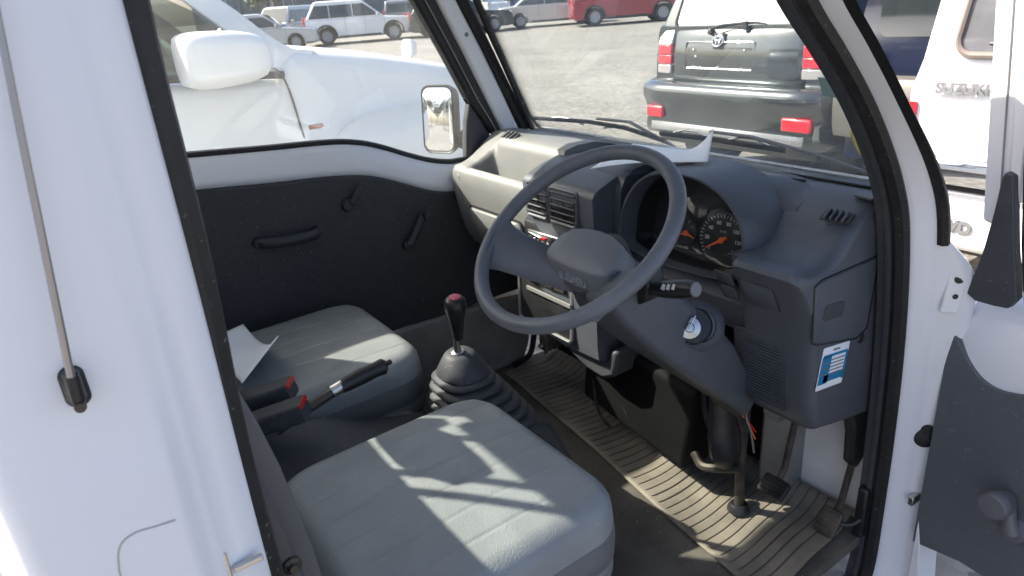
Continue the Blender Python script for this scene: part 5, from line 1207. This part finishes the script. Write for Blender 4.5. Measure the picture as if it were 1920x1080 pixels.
for x in (-.88, -.7, -.3, .3, .7, .88):
    o = .30*max(0, (abs(x)/.90-.80)/.20)**2.4
    rs.append([V((x, -.116+o, .555)), V((x, -.122+o, .53)), V((x, -.122+o, .50)), V((x, -.112+o, .485)), V((x, -.08+o, .50))])
rings(bm, rs, closed=True); new('bumper_lip', bm, pm('silver_trim', (.42, .43, .44), .25, metal=.6), K, ang=60)
for s in (-1, 1):
    for y in (.75, 3.45): wheel(K, (s*.70, y, .37), .37, .24, (s, 0, 0))
bm = BM(); box(bm, (0, 2.2, .40), (1.4, 4.0, .12)); new('underbody', bm, BLACKP, K)

# ---------------- navy vehicle between the black one and the white one
NV = paint('navy', (.004, .007, .022), .14)
N_ = empty('navy_van', (-.50, 3.80, 0)); tag(N_, 'dark navy blue vehicle with a grey bumper between the black and the white vehicle', 'van')
def nsec(y):
    k = interp([(0, .93), (.06, .98), (.25, 1), (3.6, 1), (3.9, .93)], y)[0]
    pts = [(.80, .45), (.83, .75), (.835, 1.05), (.80, 1.25), (.76, 1.5), (.70, 1.78), (.62, 1.86), (.4, 1.90)]
    return [V((x*k, y+.06*max(0, z-1.05)*(1 if y < .3 else 0), z)) for x, z in pts]+[V((-x*k, y+.06*max(0, z-1.05)*(1 if y < .3 else 0), z)) for x, z in pts[::-1]]
bm = BM(); rings(bm, [nsec(y) for y in (0, .03, .1, .3, 1.0, 2.6, 3.6, 3.9)]); new('body', bm, NV, N_, ang=45)
GB_ = pm('khaki_grey_bumper', (.085, .08, .072), .5, var=.15, bump=.2)
bm = BM(); rs = []
for x in (-.90, -.87, -.80, -.5, 0, .5, .80, .87, .90):
    o = .22*max(0, (abs(x)/.90-.84)/.16)**2
    rs.append([V((x, y+o, z)) for y, z in ((.05, .99), (-.10, .975), (-.13, .93), (-.135, .80), (-.12, .68), (-.09, .60), (.05, .58))])
rings(bm, rs, closed=True); new('rear_bumper', bm, GB_, N_, ang=45)
bm = BM(); box(bm, (0, -.137, .87), (1.6, .006, .010)); new('bumper_groove', bm, BLACKP, N_)
bm = BM(); rings(bm, [[V((x, d+.03+z*.05, 1.45+z)) for x, z in rrect(.62, .24, .06, 5)] for d in (.02, -.012)]); new('rear_window', bm, DKGLASS, N_)
for s in (-1, 1):
    bm = BM(); box(bm, (s*.755, .02, 1.16), (.10, .06, .22)); new('tail_light', bm, LAMPR, N_, bev=.015)
    for y in (.7, 3.2): wheel(N_, (s*.70, y, .33), .33, .22, (s, 0, 0))

# ---------------- white vehicle on the right with lettering on its tailgate
Z = empty('white_wagon', (.22, 3.20, 0)); tag(Z, 'white utility vehicle with chrome lettering on its tailgate, at the right beside the open door', 'SUV')
def zsec(y):
    k = interp([(0, .955), (.04, .985), (.14, 1), (3.2, 1), (3.7, .9)], y)[0]
    pts = [(.78, .30), (.82, .50), (.835, .80), (.83, 1.0), (.795, 1.15), (.765, 1.43), (.72, 1.62), (.62, 1.70), (.4, 1.72)]
    ly = lambda z: y+(.09*max(0, z-1.02) if y < .2 else 0)
    return [V((x*k, ly(z), z)) for x, z in pts]+[V((-x*k, ly(z), z)) for x, z in pts[::-1]]
bm = BM(); rings(bm, [zsec(y) for y in (0, .02, .06, .14, .4, 1.4, 2.4, 3.2, 3.7)]); new('body', bm, paint('bright_white', (.86, .86, .86)), Z, ang=45)
BADGE = pm('badge_chrome', (.30, .30, .31), .3, metal=.5, var=.2)
def zf(x, z, d=0): return V((x, .09*max(0, z-1.02)-.004-d, z))
ps = [(x, z) for x, z in rrect(.60, .215, .085, 7)]
bm = BM(); rings(bm, [[zf(x*(1-.07*(z+.2)/.4)-.0, 1.40+z, d) for x, z in ps] for d in (-.01, .006)]); zw = new('rear_window', bm, pm('grey_rear_glass', (.13, .13, .14), .06, coat=1, var=.1), Z, ang=30)
bm = BM(); tube(bm, [zf(x*1.025*(1-.07*(z+.2)/.4), 1.40+z*1.06, .006) for x, z in ps], .018, 8, True); new('window_rubber', bm, pm('taupe_rubber', (.17, .14, .125), .6, var=.15), zw)
bm = BM(); tube(bm, [zf(-.30, 1.235, .03), zf(-.36, 1.255, .035), zf(-.10, 1.245, .03)], [.016, .012, .007], 8, sq=(1, .8)); tube(bm, [zf(-.46, 1.228, .02), zf(-.1, 1.222, .02)], .009, 6); new('rear_wiper', bm, BLACKP, zw)
text('lettering', 'SUZUKI', .072, zf(-.672, 1.012, .004), frame((0, -1, 0)), BADGE, Z, .006, align='LEFT', bold=.003)
text('lettering', '4WD', .085, zf(-.585, .318, .012), frame((0, -1, 0)), BADGE, Z, .005, align='LEFT', bold=.005)
bm = BM(); rs = []
for x in (-.80, -.79, -.74, -.6, 0, .6, .74, .79, .80):
    o = .06*max(0, (abs(x)/.80-.85)/.15)**2
    rs.append([V((x, y+o, z)) for y, z in ((.02, .70), (-.06, .695), (-.085, .67), (-.085, .60), (-.07, .55), (.02, .53))])
rings(bm, rs, closed=True); new('chrome_bumper', bm, CHROME, Z, ang=45)
bm = BM(); box(bm, (0, .03, .52), (1.5, .1, .02)); new('tailgate_gap', bm, BLACKP, Z)
bm = BM(); box(bm, (0, .005, .212), (1.45, .06, .012)); new('lower_gap', bm, KICKG, Z)
bm = BM(); box(bm, (0, .04, .36), (1.5, .10, .30)); new('lower_valance', bm, paint('valance_white', (.82, .82, .82)), Z, bev=.02)
for s in (-1, 1):
    bm = BM(); rings(bm, [[V((s*(.795+a*.040), .015+d*.5+.0, .865+b_)) for a, b_ in rrect(1.0, .075, .074, 6)] for d in (.1, -.02, -.05)]); new('tail_light', bm, LAMPR, Z, bev=.01)
    for y in (.65, 2.9): wheel(Z, (s*.70, y, .31), .31, .2, (s, 0, 0))
